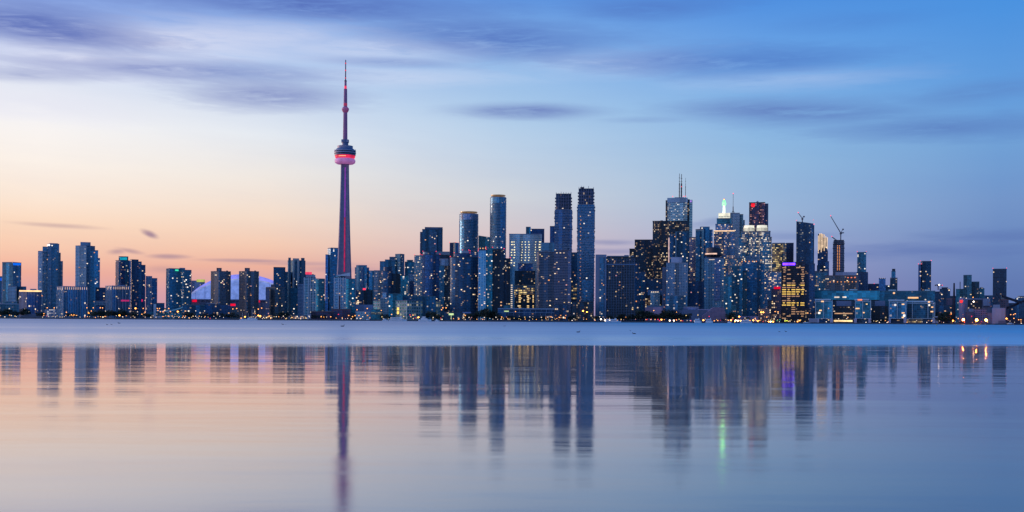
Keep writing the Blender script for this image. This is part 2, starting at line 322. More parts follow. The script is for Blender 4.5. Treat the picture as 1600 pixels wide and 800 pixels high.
# ------------------------------------------------------------------ water and land
SHORE = 2000.0; GZ = 2.0
def water():
    m = bpy.data.materials.new('harbour_water'); m.use_nodes = True; m.node_tree.nodes.clear(); N = NT(m.node_tree)
    g = N.new('ShaderNodeNewGeometry'); s = N.new('ShaderNodeSeparateXYZ'); N.l.new(g.outputs['Position'], s.inputs[0])
    X, Y = s.outputs[0], s.outputs[1]
    big = N.noise(N.xyz(N.m('MULTIPLY', X, .012), N.m('MULTIPLY', Y, .03), 1.0), 1.0, 3)
    mid = N.noise(N.xyz(N.m('MULTIPLY', X, .05), N.m('MULTIPLY', Y, .35), 4.0), 1.0, 4, .6)
    # the breeze line: calm water on the near side of it, ruffled water beyond
    d = N.m('SUBTRACT', Y, N.m('MULTIPLY', X, .27))
    d = N.m('ADD', d, N.m('ADD', N.m('MULTIPLY', N.m('SUBTRACT', big, .5), 16.0), N.m('MULTIPLY', N.m('SUBTRACT', mid, .5), 9.0)))
    edge = N.noise(N.xyz(N.m('MULTIPLY', X, .07), N.m('MULTIPLY', Y, .10), 21.0), 1.0, 4, .6)
    d = N.m('ADD', d, N.m('MULTIPLY', N.m('SUBTRACT', edge, .5), 16.0))
    soft = N.mr(X, -5.0, -50.0, 0.0, 17.0)
    far = N.mr(d, N.m('SUBTRACT', 100.0, soft), N.m('ADD', 115.0, soft), smooth=True)
    cat = N.noise(N.xyz(N.m('MULTIPLY', X, .0025), N.m('MULTIPLY', Y, .011), 12.0), 1.0, 6, .7)
    rn = N.m('ADD', .06, N.m('MULTIPLY', N.mr(mid, .45, .72), .06))
    rn = N.m('ADD', rn, N.m('MULTIPLY', N.mr(big, .4, .65), .012))
    rn = N.m('ADD', rn, N.mr(Y, 38.0, 14.0, 0.0, .045))      # broader swell close by
    rf = N.m('ADD', N.mr(N.m('LOGARITHM', Y, 10.0), 2.0, 2.9, N.mr(X, -50.0, 60.0, .16, .27), .40), N.m('MULTIPLY', N.mr(cat, .35, .65), .17))
    rough = N.mix(far, rn, rf, 'FLOAT')
    # ripples: real slopes, long along the shore
    w1 = N.noise(N.xyz(N.m('MULTIPLY', X, .5), N.m('MULTIPLY', Y, 1.1), 0.0), 1.0, 3, .5)
    w2 = N.noise(N.xyz(N.m('MULTIPLY', X, .06), N.m('MULTIPLY', Y, .30), 5.0), 1.0, 3, .5)
    w3 = N.noise(N.xyz(N.m('MULTIPLY', X, .02), N.m('MULTIPLY', Y, .16), 8.0), 1.0, 2, .5)
    h = N.m('ADD', N.m('MULTIPLY', w3, .026), N.m('ADD', N.m('MULTIPLY', w1, .0025), N.m('MULTIPLY', w2, .012)))
    bp = N.new('ShaderNodeBump'); bp.inputs['Strength'].default_value = 1.0; bp.inputs['Distance'].default_value = 1.0
    N.l.new(h, bp.inputs['Height'])
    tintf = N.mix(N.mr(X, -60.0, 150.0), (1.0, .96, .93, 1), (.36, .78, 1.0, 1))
    def glossy(dist, col, r):
        g = N.new('ShaderNodeBsdfGlossy'); g.distribution = dist; N.put(g.inputs[0], col); N.put(g.inputs['Roughness'], r); N.l.new(bp.outputs[0], g.inputs['Normal']); return g.outputs[0]
    def mixs(f, a, b):
        q = N.new('ShaderNodeMixShader'); N.put(q.inputs[0], f); N.l.new(a, q.inputs[1]); N.l.new(b, q.inputs[2]); return q.outputs[0]
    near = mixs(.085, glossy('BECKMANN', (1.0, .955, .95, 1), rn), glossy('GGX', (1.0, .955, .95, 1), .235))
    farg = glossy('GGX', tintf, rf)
    df = N.new('ShaderNodeBsdfDiffuse'); df.inputs[0].default_value = (.002, .06, .12, 1)
    fr = N.new('ShaderNodeFresnel'); fr.inputs[0].default_value = 1.33
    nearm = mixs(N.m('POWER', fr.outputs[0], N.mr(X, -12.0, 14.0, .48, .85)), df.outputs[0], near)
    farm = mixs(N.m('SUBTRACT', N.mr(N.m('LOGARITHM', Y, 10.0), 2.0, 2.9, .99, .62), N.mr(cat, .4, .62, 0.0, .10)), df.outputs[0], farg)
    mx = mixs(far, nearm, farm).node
    o = N.new('ShaderNodeOutputMaterial'); N.l.new(mx.outputs[0], o.inputs[0])
    b = MB(); b.face([(-9000, -600, 0), (9000, -600, 0), (9000, SHORE + 1, 0), (-9000, SHORE + 1, 0)])
    tag(b.build('water', m), 'calm harbour water mirroring the skyline, ruffled in the distance', 'water', kind='structure')
water()
LANDM = simple('city_ground', (.035, .04, .05), .9, noise=.25)
QUAYM = simple('quay_concrete', (.09, .09, .11), .8, noise=.2)
b = MB(); b.face([(-30000, SHORE, GZ - .02), (30000, SHORE, GZ - .02), (30000, 45000, GZ - .02), (-30000, 45000, GZ - .02)])
tag(b.build('ground', LANDM), 'flat dark city ground behind the quay', 'ground', kind='structure')
b = MB(); b.box(-3000, 3000, SHORE - 3, SHORE + 1, -1, GZ)
for i in range(-60, 61): b.box(i * 22 - .5, i * 22 + .5, SHORE - 3.6, SHORE - 3, -1, GZ - .3)
b.box(-3000, 3000, SHORE - 3, SHORE - 1.6, GZ, GZ + .35)
tag(b.build('quay_edge', QUAYM), 'dark concrete quay edge along the far shore', 'quay', kind='structure')

# ------------------------------------------------------------------ buildings
UNIT = None
def unit():
    global UNIT
    if UNIT is None:
        b = MB(); b.box(-.5, .5, -.12, .12, -.5, .5); UNIT = b
    return UNIT
UMESH = {}
def pane(parent, name, mat, c, ang, w, h):
    if mat.name not in UMESH: UMESH[mat.name] = unit().mesh('window', [mat])
    o = bpy.data.objects.new(name, UMESH[mat.name]); COL.objects.link(o); o.parent = parent
    o.location = c; o.rotation_euler = (0, 0, ang); o.scale = (w, 1, h); return o

BLD = []
def building(name, label, Y, vols, style='blue', short=None, nw=8, cat='building', wcol=('warm', 'yellow', 'white'), red=False, over=None):
    """vols: dicts with x0,x1,top and part name p; c = pixel column of the near corner; k = 'box' | 'round' | 'oct'."""
    xs = [v['x0'] for v in vols] + [v['x1'] for v in vols]; pc = (min(xs) + max(xs)) / 2
    X0 = xat(pc, Y); phi = math.atan2(X0, Y)
    root = empty(name, (X0, Y, GZ), -phi); tag(root, label, cat)
    if short: BLD.append((min(xs), max(xs), Y, short))
    k = Y * math.cos(phi) / F
    rnd = random.Random(hash(label) % 9973 if False else sum(map(ord, label)))
    for v in vols:
        st = v.get('s', style); ov = dict(over or {}); ov.update(v.get('o', {}))
        m, d = facade(st, **ov)
        x0, x1 = (v['x0'] - pc) * k, (v['x1'] - pc) * k; w = x1 - x0; off = v.get('off', 0.0)
        z1 = zat((v['x0'] + v['x1']) / 2, v['top'], Y) - GZ
        z0 = 0.0 if 'bot' not in v else zat(v['x0'], v['bot'], Y) - GZ
        kind = v.get('k', 'box'); dep = v.get('dep', min(max(w, 12), 38)); p = v.get('p', 'tower')
        b = MB(); ztops = None
        if kind == 'round':
            n = 28; rr = w / 2; cx = (x0 + x1) / 2; cy = off + rr
            poly = [(cx + rr * math.cos(2 * math.pi * i / n), cy + rr * math.sin(2 * math.pi * i / n)) for i in range(n)]
        elif kind == 'bow':                      # curved front, straight back
            n = 14; cx = (x0 + x1) / 2; bow = v.get('bow', w * .25)
            poly = [(cx - w / 2 * math.cos(math.pi * i / n), off + bow - bow * math.sin(math.pi * i / n)) for i in range(n + 1)] + [(x1, off + dep), (x0, off + dep)]
        elif kind == 'oct':
            c = min(w, dep) * .28
            poly = [(x0 + c, off), (x1 - c, off), (x1, off + c), (x1, off + dep - c), (x1 - c, off + dep), (x0 + c, off + dep), (x0, off + dep - c), (x0, off + c)]
        elif 'c' in v:
            xc = (v['c'] - pc) * k; wl, wr = xc - x0, x1 - xc; t = min(max(wr / wl * v.get('asp', 1.0), .18), 5.5)
            a_, b_ = wl * t, wr / t
            poly = [(xc, off), (x1, off + b_), (x0 + x1 - xc, off + a_ + b_), (x0, off + a_)]
        else:
            poly = [(x0, off), (x1, off), (x1, off + dep), (x0, off + dep)]
        if 'slope' in v:                         # roof that falls towards one end, in pixels
            dz = v['slope'] * k; lo, hi = min(q[0] for q in poly), max(q[0] for q in poly)
            ztops = [z1 - dz * (q[0] - lo) / (hi - lo) for q in poly]
        b.prism(poly, z0, z1, 0, 1, ztops)
        if d['slab'] < .8 and z1 - z0 > 8 and not v.get('noparapet'):    # roof upstand, a hand proud of the wall
            b2 = MB(); gx = sum(q[0] for q in poly) / len(poly); gy = sum(q[1] for q in poly) / len(poly)
            out = [(gx + (q[0] - gx) * 1.012, gy + (q[1] - gy) * 1.012) for q in poly]
            if not ztops: b2.prism(out, z1 - .5, z1 + 1.0, 0, 0); 
        else: b2 = None
        part = b.build(p, [m, ROOF], root)
        if b2 and b2.f: b2.build('parapet', [simple('parapet_' + st, tuple(q * .8 for q in d['wall']), .6)], root)
        # floors: real slab edges / balconies
        bal = v.get('bal', 0)
        if bal:
            s = MB(); gx = sum(q[0] for q in poly) / len(poly); gy = sum(q[1] for q in poly) / len(poly); z = z0 + d['fh']
            while z < z1 - 1:
                fct = bal if not v.get('rag') else bal * rnd.choice((.3, 1, 1, 1.6))
                out = []
                for q in poly:
                    L = math.hypot(q[0] - gx, q[1] - gy) or 1; out.append((q[0] + (q[0] - gx) / L * fct, q[1] + (q[1] - gy) / L * fct))
                s.prism(out, z - .18, z + .22 + (.75 if v.get('rail') else 0), 0, 0); z += d['fh']
            if s.f: s.build('balconies', [simple('balc_' + st + v.get('bm', ''), v.get('bc', tuple(min(q * 1.3, .6) for q in d['wall'])), .5)], root)
        fins = v.get('fins', 0)
        if fins:
            s = MB(); n = len(poly); bigz = z1 + v.get('finh', 0)
            for i in range(n):
                a, c2 = Vector(poly[i]), Vector(poly[(i + 1) % n]); e = (c2 - a); L = e.length
                nrm = Vector((e.y, -e.x)).normalized()
                if nrm.y > .1: continue
                cnt = max(1, int(L / fins)); e.normalize()
                for j in range(cnt + 1):
                    q = a + e * (L * j / cnt) + nrm * .35
                    s.box(q.x - .4, q.x + .4, q.y - .4, q.y + .4, z0, bigz, 0)
            s.build('fins', [simple('fins_' + v.get('fm', 'pale'), v.get('fc', (.42, .45, .56)), .5)], root)
        # lit rooms that stand out, each a pane of its own
        nn = int(v.get('nw', nw if p in ('tower', 'wing', 'hall') else 0) * .36 + .5)
        edges = []
        for i in range(len(poly)):
            a, c2 = Vector(poly[i]), Vector(poly[(i + 1) % len(poly)]); e = c2 - a
            nrm = Vector((e.y, -e.x)).normalized()
            if nrm.y < -.25 and e.length > 1.5: edges.append((a, c2, nrm, e.length * -nrm.y))
        used = set()
        for _ in range(nn):
            if not edges: break
            a, c2, nrm, _w = rnd.choices(edges, [q[3] for q in edges])[0]; e = c2 - a; L = e.length
            nb = max(1, int(L / (d['bay'] * 1.0))); j = rnd.randrange(nb); fl = int((z1 - z0) / d['fh'])
            if fl < 3: break
            kf = rnd.randrange(0 if z0 > 0 else 1, fl - 1)
            if (round(a.x), j, kf) in used: continue
            used.add((round(a.x), j, kf))
            q = a + e * ((j + .5) / nb) + nrm * (.2 + (bal or 0) * .6)
            wdt = min(rnd.choice((1.8, 2.2, 3.0)), L / nb * .95)
            ck = rnd.choice(v.get('wcol', wcol)); dimk = ck + '_dim' if rnd.random() < .5 and ck + '_dim' in EM else ck
            pane(root, 'window', EM[dimk], (q.x, q.y, z0 + (kf + .62) * d['fh']), math.atan2(e.y, e.x), wdt, rnd.choice((1.3, 1.6, 2.0)))
        if red or v.get('red'):
            for q in (min(poly, key=lambda q: q[0]), max(poly, key=lambda q: q[0])):
                s = MB(); s.tube((q[0], q[1], z1), (q[0], q[1], z1 + 1.6), .15, 0, 4); s.ball((q[0], q[1], z1 + 2.2), .8, 1, 6); s.build('beacon', [STEEL, EM['red']], root)
        v['_poly'], v['_z'] = poly, (z0, z1)
    root['_k'] = k
    return root, pc, k, Y
def V(x0, x1, top, p='tower', **kw): return dict(x0=x0, x1=x1, top=top, p=p, **kw)
def sign(B, name, x0, x1, y0, y1, mat, off=-1.0, text=None, label=None):
    root, pc, k, Y = B; b = MB(); z1, z0 = zat((x0 + x1) / 2, y0, Y) - GZ, zat((x0 + x1) / 2, y1, Y) - GZ
    b.box((x0 - pc) * k, (x1 - pc) * k, off - .5, off, z0, z1)
    o = b.build(name, [mat], root)
    if label: o['label'] = label
    return o
def strip_lamps(B, name, x0, x1, y, n, mat, w=1.2, h=1.2, off=-.6):
    root, pc, k, Y = B
    for i in range(n):
        px = x0 + (x1 - x0) * (i + .5) / n; c = ((px - pc) * k, off, zat(px, y, Y) - GZ); pane(root, name, mat, c, 0, w, h)

EX_WARMW = simple('glow_warm_soft', (.4, .35, .3), emit=(1, .62, .42), es=.9)
GOLDEN = simple('golden_crown', (.35, .27, .15), .35, .4, emit=(1, .6, .3), es=.12)
WHITEGLOW = simple('white_floodlit', (.6, .6, .6), .6, emit=(1, .95, .8), es=.9)
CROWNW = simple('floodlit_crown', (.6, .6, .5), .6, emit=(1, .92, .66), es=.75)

# -- west end
B = building('residential_tower', 'flat-roofed blue glass apartment block with a blue lit top corner, westernmost tower', 2420,
    [V(3, 33, 410, c=20, o=dict(lit=.02, wall=(.2, .26, .36))), V(12, 26, 448, 'bay', off=-16, dep=14, s='pale'), V(30, 41, 448, 'wing', off=4, nw=2)], 'blue', 'the flat blue apartment block', 5)
sign(B, 'roof_light', 20, 32, 411, 414.5, EM['blue'], -.6)
B = building('residential_tower', 'apartment block cut by the picture edge with a bright blue balcony band', 2300, [V(-26, 3, 432, nw=2)], 'blue', None, 2)
sign(B, 'lit_band', -6, 2.6, 434, 438.5, EM['blue'])
building('low_block', 'long low grey-blue office block with pale window bands beside shore trees', 2160, [V(-20, 30, 475, s='pale', o=dict(wall=(.22, .30, .40), fh=4)), V(8, 27, 471, 'roof_plant')], 'pale', 'the low grey-blue block', 3)
B = building('apartment_block', 'mid-rise block with a glowing gold line along its flat roof', 2260, [V(29, 65, 456, c=42, o=dict(lit=.04)), V(47, 57, 451, 'penthouse', s='plain', off=14)], 'fin', 'the gold-lined block', 6)
sign(B, 'lit_cornice', 30, 65, 453.6, 455.8, simple('gold_line', (.5, .4, .2), emit=(1, .62, .25), es=1.5), -1.2)
building('residential_tower', 'stepped twin-like tower with pale west face, narrower of the two tall western towers', 2400,
    [V(73, 92, 381, c=77.5), V(59, 75, 393, 'wing', off=3, s='pale', bal=.6, bc=(.6, .58, .68), o=dict(mull=.5, slab=.5, wall=(.85, .66, .74))), V(74, 80, 385, 'bay', off=-2, dep=12, s='pale', nw=0), V(66, 74, 386, 'setback', off=3), V(91, 94.5, 395, 'setback', off=5), V(93.5, 98, 408, 'wing', off=6, nw=2), V(76, 90, 379.5, 'crown', off=8, s='plain')],  # west wing and bay: paler material with western light put into the colour
    'blue', 'the narrower stepped western tower', 12, over=dict(wall=(.30, .33, .42)), wcol=('warm', 'white', 'orange'))
building('residential_tower', 'stepped tower with a broad penthouse block, taller of the two tall western towers', 2380,
    [V(118, 148, 384, c=134, bal=.5), V(125, 141, 378, 'penthouse', off=8, s='plain', o=dict(wall=(.22, .28, .38))), V(141, 153, 391, 'wing', off=8), V(151, 156, 403, 'wing', off=12, nw=2), V(117.5, 134.5, 385, 'wing', off=-4, dep=18, s='pale', bal=.5, bc=(.6, .58, .68), nw=5, o=dict(mull=.5, slab=.5, wall=(.85, .66, .74)))],  # added west wing, its pale wall part material, part painted-in light
    'blue', 'the taller stepped western tower', 16, over=dict(wall=(.30, .33, .42)), wcol=('warm', 'white', 'orange'))
B = building('apartment_block', 'wide lavender block with uplit vertical fins, below the taller western tower', 2200, [V(88, 137, 448, c=99, fins=6.5, finh=1.5), V(122, 134, 446, 'penthouse', off=14, s='plain')], 'fin', 'the wide uplit fin block', 8)
strip_lamps(B, 'uplight', 88.5, 99, 451, 3, EX_WARMW, .9, 5); strip_lamps(B, 'uplight', 100, 137, 450.5, 11, EX_WARMW, .9, 5, .4)
building('office_block', 'dark blue box above a pale band, between the two uplit fin blocks', 2250, [V(149, 165, 450, o=dict(lit=.02)), V(148, 166, 471, 'podium', s='pale', off=-10), V(150, 163, 478, 'entrance_hall', off=-18)], 'navy', 'the dark box block', 3)
B = building('apartment_block', 'lavender uplit fin block with a pink sign, below the cyan-capped tower', 2190, [V(165, 202, 447, c=175, fins=6.5, finh=1.5), V(184, 195, 445, 'penthouse', off=14, s='plain')], 'fin', 'the uplit fin block with pink sign', 7)
strip_lamps(B, 'uplight', 166, 175, 450.5, 2, EX_WARMW, .9, 5); strip_lamps(B, 'uplight', 176, 202, 450, 8, EX_WARMW, .9, 5, .4)
sign(B, 'sign', 189, 202, 468.5, 471, simple('pink_sign', (.3, .02, .1), emit=(.8, .03, .2), es=.6), -4)
B = building('residential_tower', 'dark tower with a cyan lit glass cap', 2400, [V(180, 203, 407, c=189, bal=.4), V(185, 200, 401, 'glass_cap', off=5, nw=0, s='teal')], 'navy', 'the cyan-capped tower', 14, wcol=('warm', 'white', 'orange'))
sign(B, 'cap_light', 187, 198, 402, 406, EM['cyan'], 4.6)
building('residential_tower', 'stepped dark tower with a bright white corner strip beside the cyan-capped tower', 2370,
    [V(202, 216, 406, c=205), V(214, 221, 409, 'setback', off=6), V(219, 227, 414, 'wing', off=10, nw=3), V(202, 204.2, 408, 'corner_strip', off=-1.5, dep=3, s='white')], 'navy', 'the stepped dark tower', 12, over=dict(wall=(.10, .12, .2)), wcol=('warm', 'white', 'pinkw'))
B = building('residential_tower', 'slim pair of joined grey-blue towers of slightly unequal height', 2400, [V(227.5, 237.5, 432, s='pale'), V(236.5, 245.5, 435, 'wing', off=4)], 'blue', 'the joined slim towers', 5)  # western half paler: its material plus evening light put into the colour
sign(B, 'sign', 216, 223, 468, 471.5, simple('magenta_sign', (.3, .02, .1), emit=(.9, .02, .16), es=.8), -12)
building('low_block', 'small square office block showing in the gap of open sky', 2350, [V(240, 257, 474, o=dict(lit=.01))], 'blue', None, 1)
B = building('ferry_terminal', 'low hall with a teal swooping roof and a white pylon', 2060,
    [V(244, 286, 489, 'hall', dep=26, s='teal', nw=3, slope=0), V(240, 244, 475, 'pylon', dep=4, s='plain', off=-3, o=dict(wall=(.55, .6, .7))), V(231, 241, 490, 'wing', dep=14, slope=-4, nw=0), V(240, 254, 494, 'porch', off=-9, dep=8, s='pale', nw=0)], 'teal', 'the teal-roofed hall', 2)
b = MB(); rt, pc, k, Y = B
for i in range(12):
    xa, xb = (244 + i * 3.6 - pc) * k, (244 + (i + 1) * 3.6 - pc) * k; za, zb = [12 + 9 * (((j - 3) / 9) ** 2) for j in (i, i + 1)]
    b.face([(xa, -5, za), (xb, -5, zb), (xb, 20, zb + 3), (xa, 20, za + 3)]); b.face([(xa, -5, za), (xa, -5, za + .8), (xb, -5, zb + .8), (xb, -5, zb)])
b.build('swooping_roof', [simple('teal_roof', (.06, .28, .32), .5)], rt)
B = building('residential_tower', 'teal glass tower with rounded front and a green roof light', 2300,
    [V(259, 285, 420, c=264, bal=.5), V(282, 299, 422, 'wing', k='bow', off=4, bal=.5, s='teal', o=dict(lit=.14)), V(280, 289, 418, 'penthouse', off=12, s='plain')], 'teal', 'the teal tower with green light', 14, over=dict(glass=(.02, .10, .17)), wcol=('yellow', 'white'))
sign(B, 'roof_light', 273.5, 278.5, 421, 423.5, EM['green'], -.7)
B = building('hotel', 'grey hotel block with a yellow-green lit cornice behind the dome edge', 2950, [V(299, 320, 439)], 'grid', None, 3)
sign(B, 'lit_cornice', 307, 320, 436.5, 440.5, simple('lime_line', (.3, .4, .1), emit=(.75, .8, .12), es=.6))

# -- domed stadium
def stadium():
    Y = 2600; pc = 380; X0 = xat(pc, Y); root = empty('domed_stadium', (X0, Y, GZ), -math.atan2(X0, Y))
    tag(root, 'white domed stadium with blue-violet lit roof shells and a concrete drum', 'stadium'); k = Y * math.cos(math.atan2(X0, Y)) / F
    z0 = zat(pc, 468.5, Y) - GZ; top = zat(pc, 427.5, Y) - GZ; a = (468 - 291) / 2 * k
    def shell(name, az, bz, h0, h1, u0, u1, y0, mat, bulge):
        b = MB(); n, mrows = 40, 10
        def P(i, j):
            t = u0 + (u1 - u0) * i / n; ph = math.pi * t
            s = j / mrows; x = -math.cos(ph) * a; prof = max(math.sin(ph), 0) ** 1.5
            z = z0 + (h0 + (top - z0) * prof * h1 - h0) * math.cos(s * math.pi / 2) ** .7
            return (x, y0 + s * bulge * (0.35 + .65 * prof) - 0, z)
        for i in range(n):
            for j in range(mrows): b.face([P(i, j), P(i + 1, j), P(i + 1, j + 1), P(i, j + 1)])
            p, q = P(i, 0), P(i + 1, 0); b.face([(p[0], y0, z0), (q[0], y0, z0), q, p])
        return b.build(name, [mat], root, smooth=False)
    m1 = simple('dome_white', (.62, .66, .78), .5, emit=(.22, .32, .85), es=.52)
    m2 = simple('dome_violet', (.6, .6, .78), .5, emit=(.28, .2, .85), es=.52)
    # arched panels of the roof, stepping forward and down like overlapping shells
    shell('roof_panel', 0, 0, z0, 1.0, 0, 1, 40, m2, 110)
    shell('roof_panel', 0, 0, z0, .80, .03, .97, 10, m1, 40)
    b = MB()
    for i in range(40):
        t0, t1 = math.pi * (.03 + .94 * i / 40), math.pi * (.03 + .94 * (i + 1) / 40)
        f = lambda t: (-math.cos(t) * a, 8.5, z0 + (top - z0) * max(math.sin(t), 0) ** 1.5 * .80)
        b.tube(f(t0), f(t1), 1.3, 0, 4)
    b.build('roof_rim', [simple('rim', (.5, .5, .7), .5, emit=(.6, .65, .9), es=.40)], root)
    b = MB()
    for q in range(1, 12):
        t = math.pi * (.03 + .94 * q / 12); prof = max(math.sin(t), 0) ** 1.5; last = None
        for j in range(9):
            ss = j / 10; P_ = (-math.cos(t) * a, 10 + ss * 40 * (.35 + .65 * prof) - .4, z0 + (z0 + (top - z0) * prof * .80 - z0) * math.cos(ss * math.pi / 2) ** .7 + .3)
            if last: b.tube(last, P_, .45, 0, 3)
            last = P_
        b.tube((-math.cos(t) * a, 9.6, z0), (-math.cos(t) * a, 9.6, z0 + (top - z0) * prof * .8), .45, 0, 3)
    b.build('roof_seams', [simple('seam', (.22, .22, .40), .6)], root)
    b = MB(); r = a * 1.02
    b.prism([(-r, 8), (r, 8), (r, 150), (-r, 150)], 0, z0 + .4, 0, 0)
    b.box(-r, r, 5, 8, z0 - 2, z0 + 1)
    for i in range(24): x = -r + 2 * r * i / 23; b.box(x - 1, x + 1, 5.5, 8, 0, z0 - 2)
    b.build('concrete_drum', [simple('drum', (.27, .23, .32), .8, noise=.15)], root)
    B = (root, pc, k, Y)
    sign(B, 'side_wall', 445, 474, 463.5, 489, simple('drum', (.27, .23, .32)), 3)
    pan = sign(B, 'sign', 452, 468, 464, 468.4, simple('sign_red', (.5, .01, .03), emit=(1, .0, .03), es=.9), -1)
    fc = bpy.data.curves.new('sign_lettering', 'FONT'); fc.body = 'ROGERS CENTRE'; fc.size = 3.8; fc.extrude = .2; fc.align_x = 'CENTER'; fc.align_y = 'CENTER'
    fo = bpy.data.objects.new('lettering', fc); COL.objects.link(fo); fo.parent = pan
    fo.location = ((460 - pc) * k, -1.9, zat(460, 466.2, Y) - GZ); fo.rotation_euler = (math.pi / 2, 0, 0)
    lm = bpy.data.meshes.new_from_object(fo); lm.materials.clear(); lm.materials.append(simple('letter_glow', (.8, .5, .5), emit=(1, .35, .35), es=1.2))
    lo = bpy.data.objects.new('lettering', lm); COL.objects.link(lo); lo.parent = pan; lo.location = fo.location; lo.rotation_euler = fo.rotation_euler
    bpy.data.objects.remove(fo)
    sign(B, 'sign', 301, 308, 468.5, 472, simple('sign_red', (.5, .01, .03)), 2)
    sign(B, 'sign', 402.5, 406, 469, 472.5, simple('sign_red', (.5, .01, .03)), 2)
    sign(B, 'floodlight', 453.5, 455, 481.5, 483, EM['warm'], 0); sign(B, 'floodlight', 463.5, 465, 482, 483.5, EM['warm'], 0)
    BLD.append((291, 468, Y, 'the domed stadium'))
stadium()
for x0, x1, lab, sh in ((329, 360.5, 'brown brick slab block in front of the dome, closer to its west edge', 'the western brown slab'), (373, 404.5, 'brown brick slab block in front of the middle of the dome', 'the middle brown slab')):
    building('apartment_block', lab, 2200, [V(x0, x1, 424, c=x0 + 13), V(x0 + 9, x0 + 17, 419, 'penthouse', off=10, s='brick', o=dict(lit=0)), V(x0 + 24, x0 + 27, 423, 'lift_house', off=12, s='brown', nw=0), V(x0 + 12, x0 + 14, 421, 'stair_shaft', off=-1.5, dep=4, s='pale', nw=0, o=dict(wall=(.24, .22, .3)))], 'brown', sh, 14, wcol=('warm', 'yellow', 'orange', 'pinkw'))
building('apartment_block', 'shorter brown brick slab block at the east foot of the dome', 2170, [V(415, 445, 449, c=430), V(423, 429, 445, 'penthouse', off=8, s='brick', o=dict(lit=0)), V(415, 421, 451, 'wing', off=-3, nw=2)], 'brown', 'the short brown slab', 9, wcol=('warm', 'yellow', 'pinkw'))
building('residential_tower', 'dark blue glass tower behind the short brown slab', 2420, [V(427, 445.5, 418)], 'navy', None, 9, wcol=('white', 'yellow'))
building('residential_tower', 'broad teal-blue tower with notched pale crown', 2460, [V(449, 477, 407, c=461, o=dict(lit=.02)), V(450, 454, 402.5, 'crown', off=3, dep=6, s='plain'), V(457, 467, 403.5, 'crown', off=3, dep=12, s='plain', o=dict(wall=(.6, .5, .5))), V(470, 475.5, 402.5, 'crown', off=8, dep=6, s='plain'), V(444.5, 449.5, 425, 'wing', off=8, s='blue', nw=1)],
    'teal', 'the notched-crown tower', 4, over=dict(wall=(.07, .15, .22), glass=(.03, .11, .19)))
B = building('office_block', 'slim block carrying a red lit roof sign beside the white balcony tower', 2500, [V(476, 490, 429)], 'navy', None, 2)
sign(B, 'roof_sign', 477, 487, 425, 429, simple('soft_red_sign', (.4, .05, .1), emit=(1, .06, .14), es=.9))
building('low_block', 'small block striped white and blue behind the stadium sign', 2450, [V(465, 474, 443, s='white', o=dict(slab=.5, mull=.02, lit=0)), V(454, 465, 450, 'wing', off=4, nw=2)], 'teal', None, 1)
def balcony_tower(x0, label, short, wing):
    vols = [V(x0, x0 + 19, 434, bal=1.1, bc=(.5, .55, .68), s='white'), V(x0 + 18, x0 + 33, 436, 'wing', k='bow', off=-4, bal=.9, s='teal', nw=8), V(x0 + 3, x0 + 10, 430, 'penthouse', off=6, s='pale', nw=0), V(x0 + 8, x0 + 18, 429 if not wing else 431, 'penthouse', off=10, s='plain', nw=0, o=dict(wall=(.5, .52, .6)))]
    B = building('residential_tower', label, 2140, vols, 'white', short, 8, wcol=('warm', 'yellow', 'white'))
    rt, pc, k, Y = B; s = MB()
    for q in (0.2, 6.5, 9.5, 14, 18): s.box((x0 + q - pc) * k, (x0 + q + 1.1 - pc) * k, -1.6, -.6, 0, zat(x0, 433.5, Y) - GZ)
    s.build('piers', [simple('pier_white', (.62, .66, .76), .6)], rt)
    if wing:
        s = MB(); z = zat(x0, 431, Y) - GZ
        s.prism([((x0 + 5 - pc) * k, 2), ((x0 + 25 - pc) * k, 2), ((x0 + 25 - pc) * k, 16), ((x0 + 5 - pc) * k, 16)], z, z + 1, 0, 0, [z + 1, z + 7, z + 7, z + 1]); s.build('roof_canopy', [simple('pier_white', (.62, .66, .76))], rt)
balcony_tower(474.5, 'white tower of stacked balconies nearest to the stadium sign', 'the west balcony tower', False)
balcony_tower(521.5, 'white balcony tower with a slanting roof canopy at the foot of the needle tower', 'the canopy-roofed balcony tower', True)
building('office_tower', 'slender slate-blue glass tower just west of the needle tower', 2480, [V(511.5, 529, 387.5, c=516, o=dict(lit=.02)), V(508, 512.5, 398, 'wing', off=6, nw=1)], 'blue', None, 5, over=dict(fh=3.6))

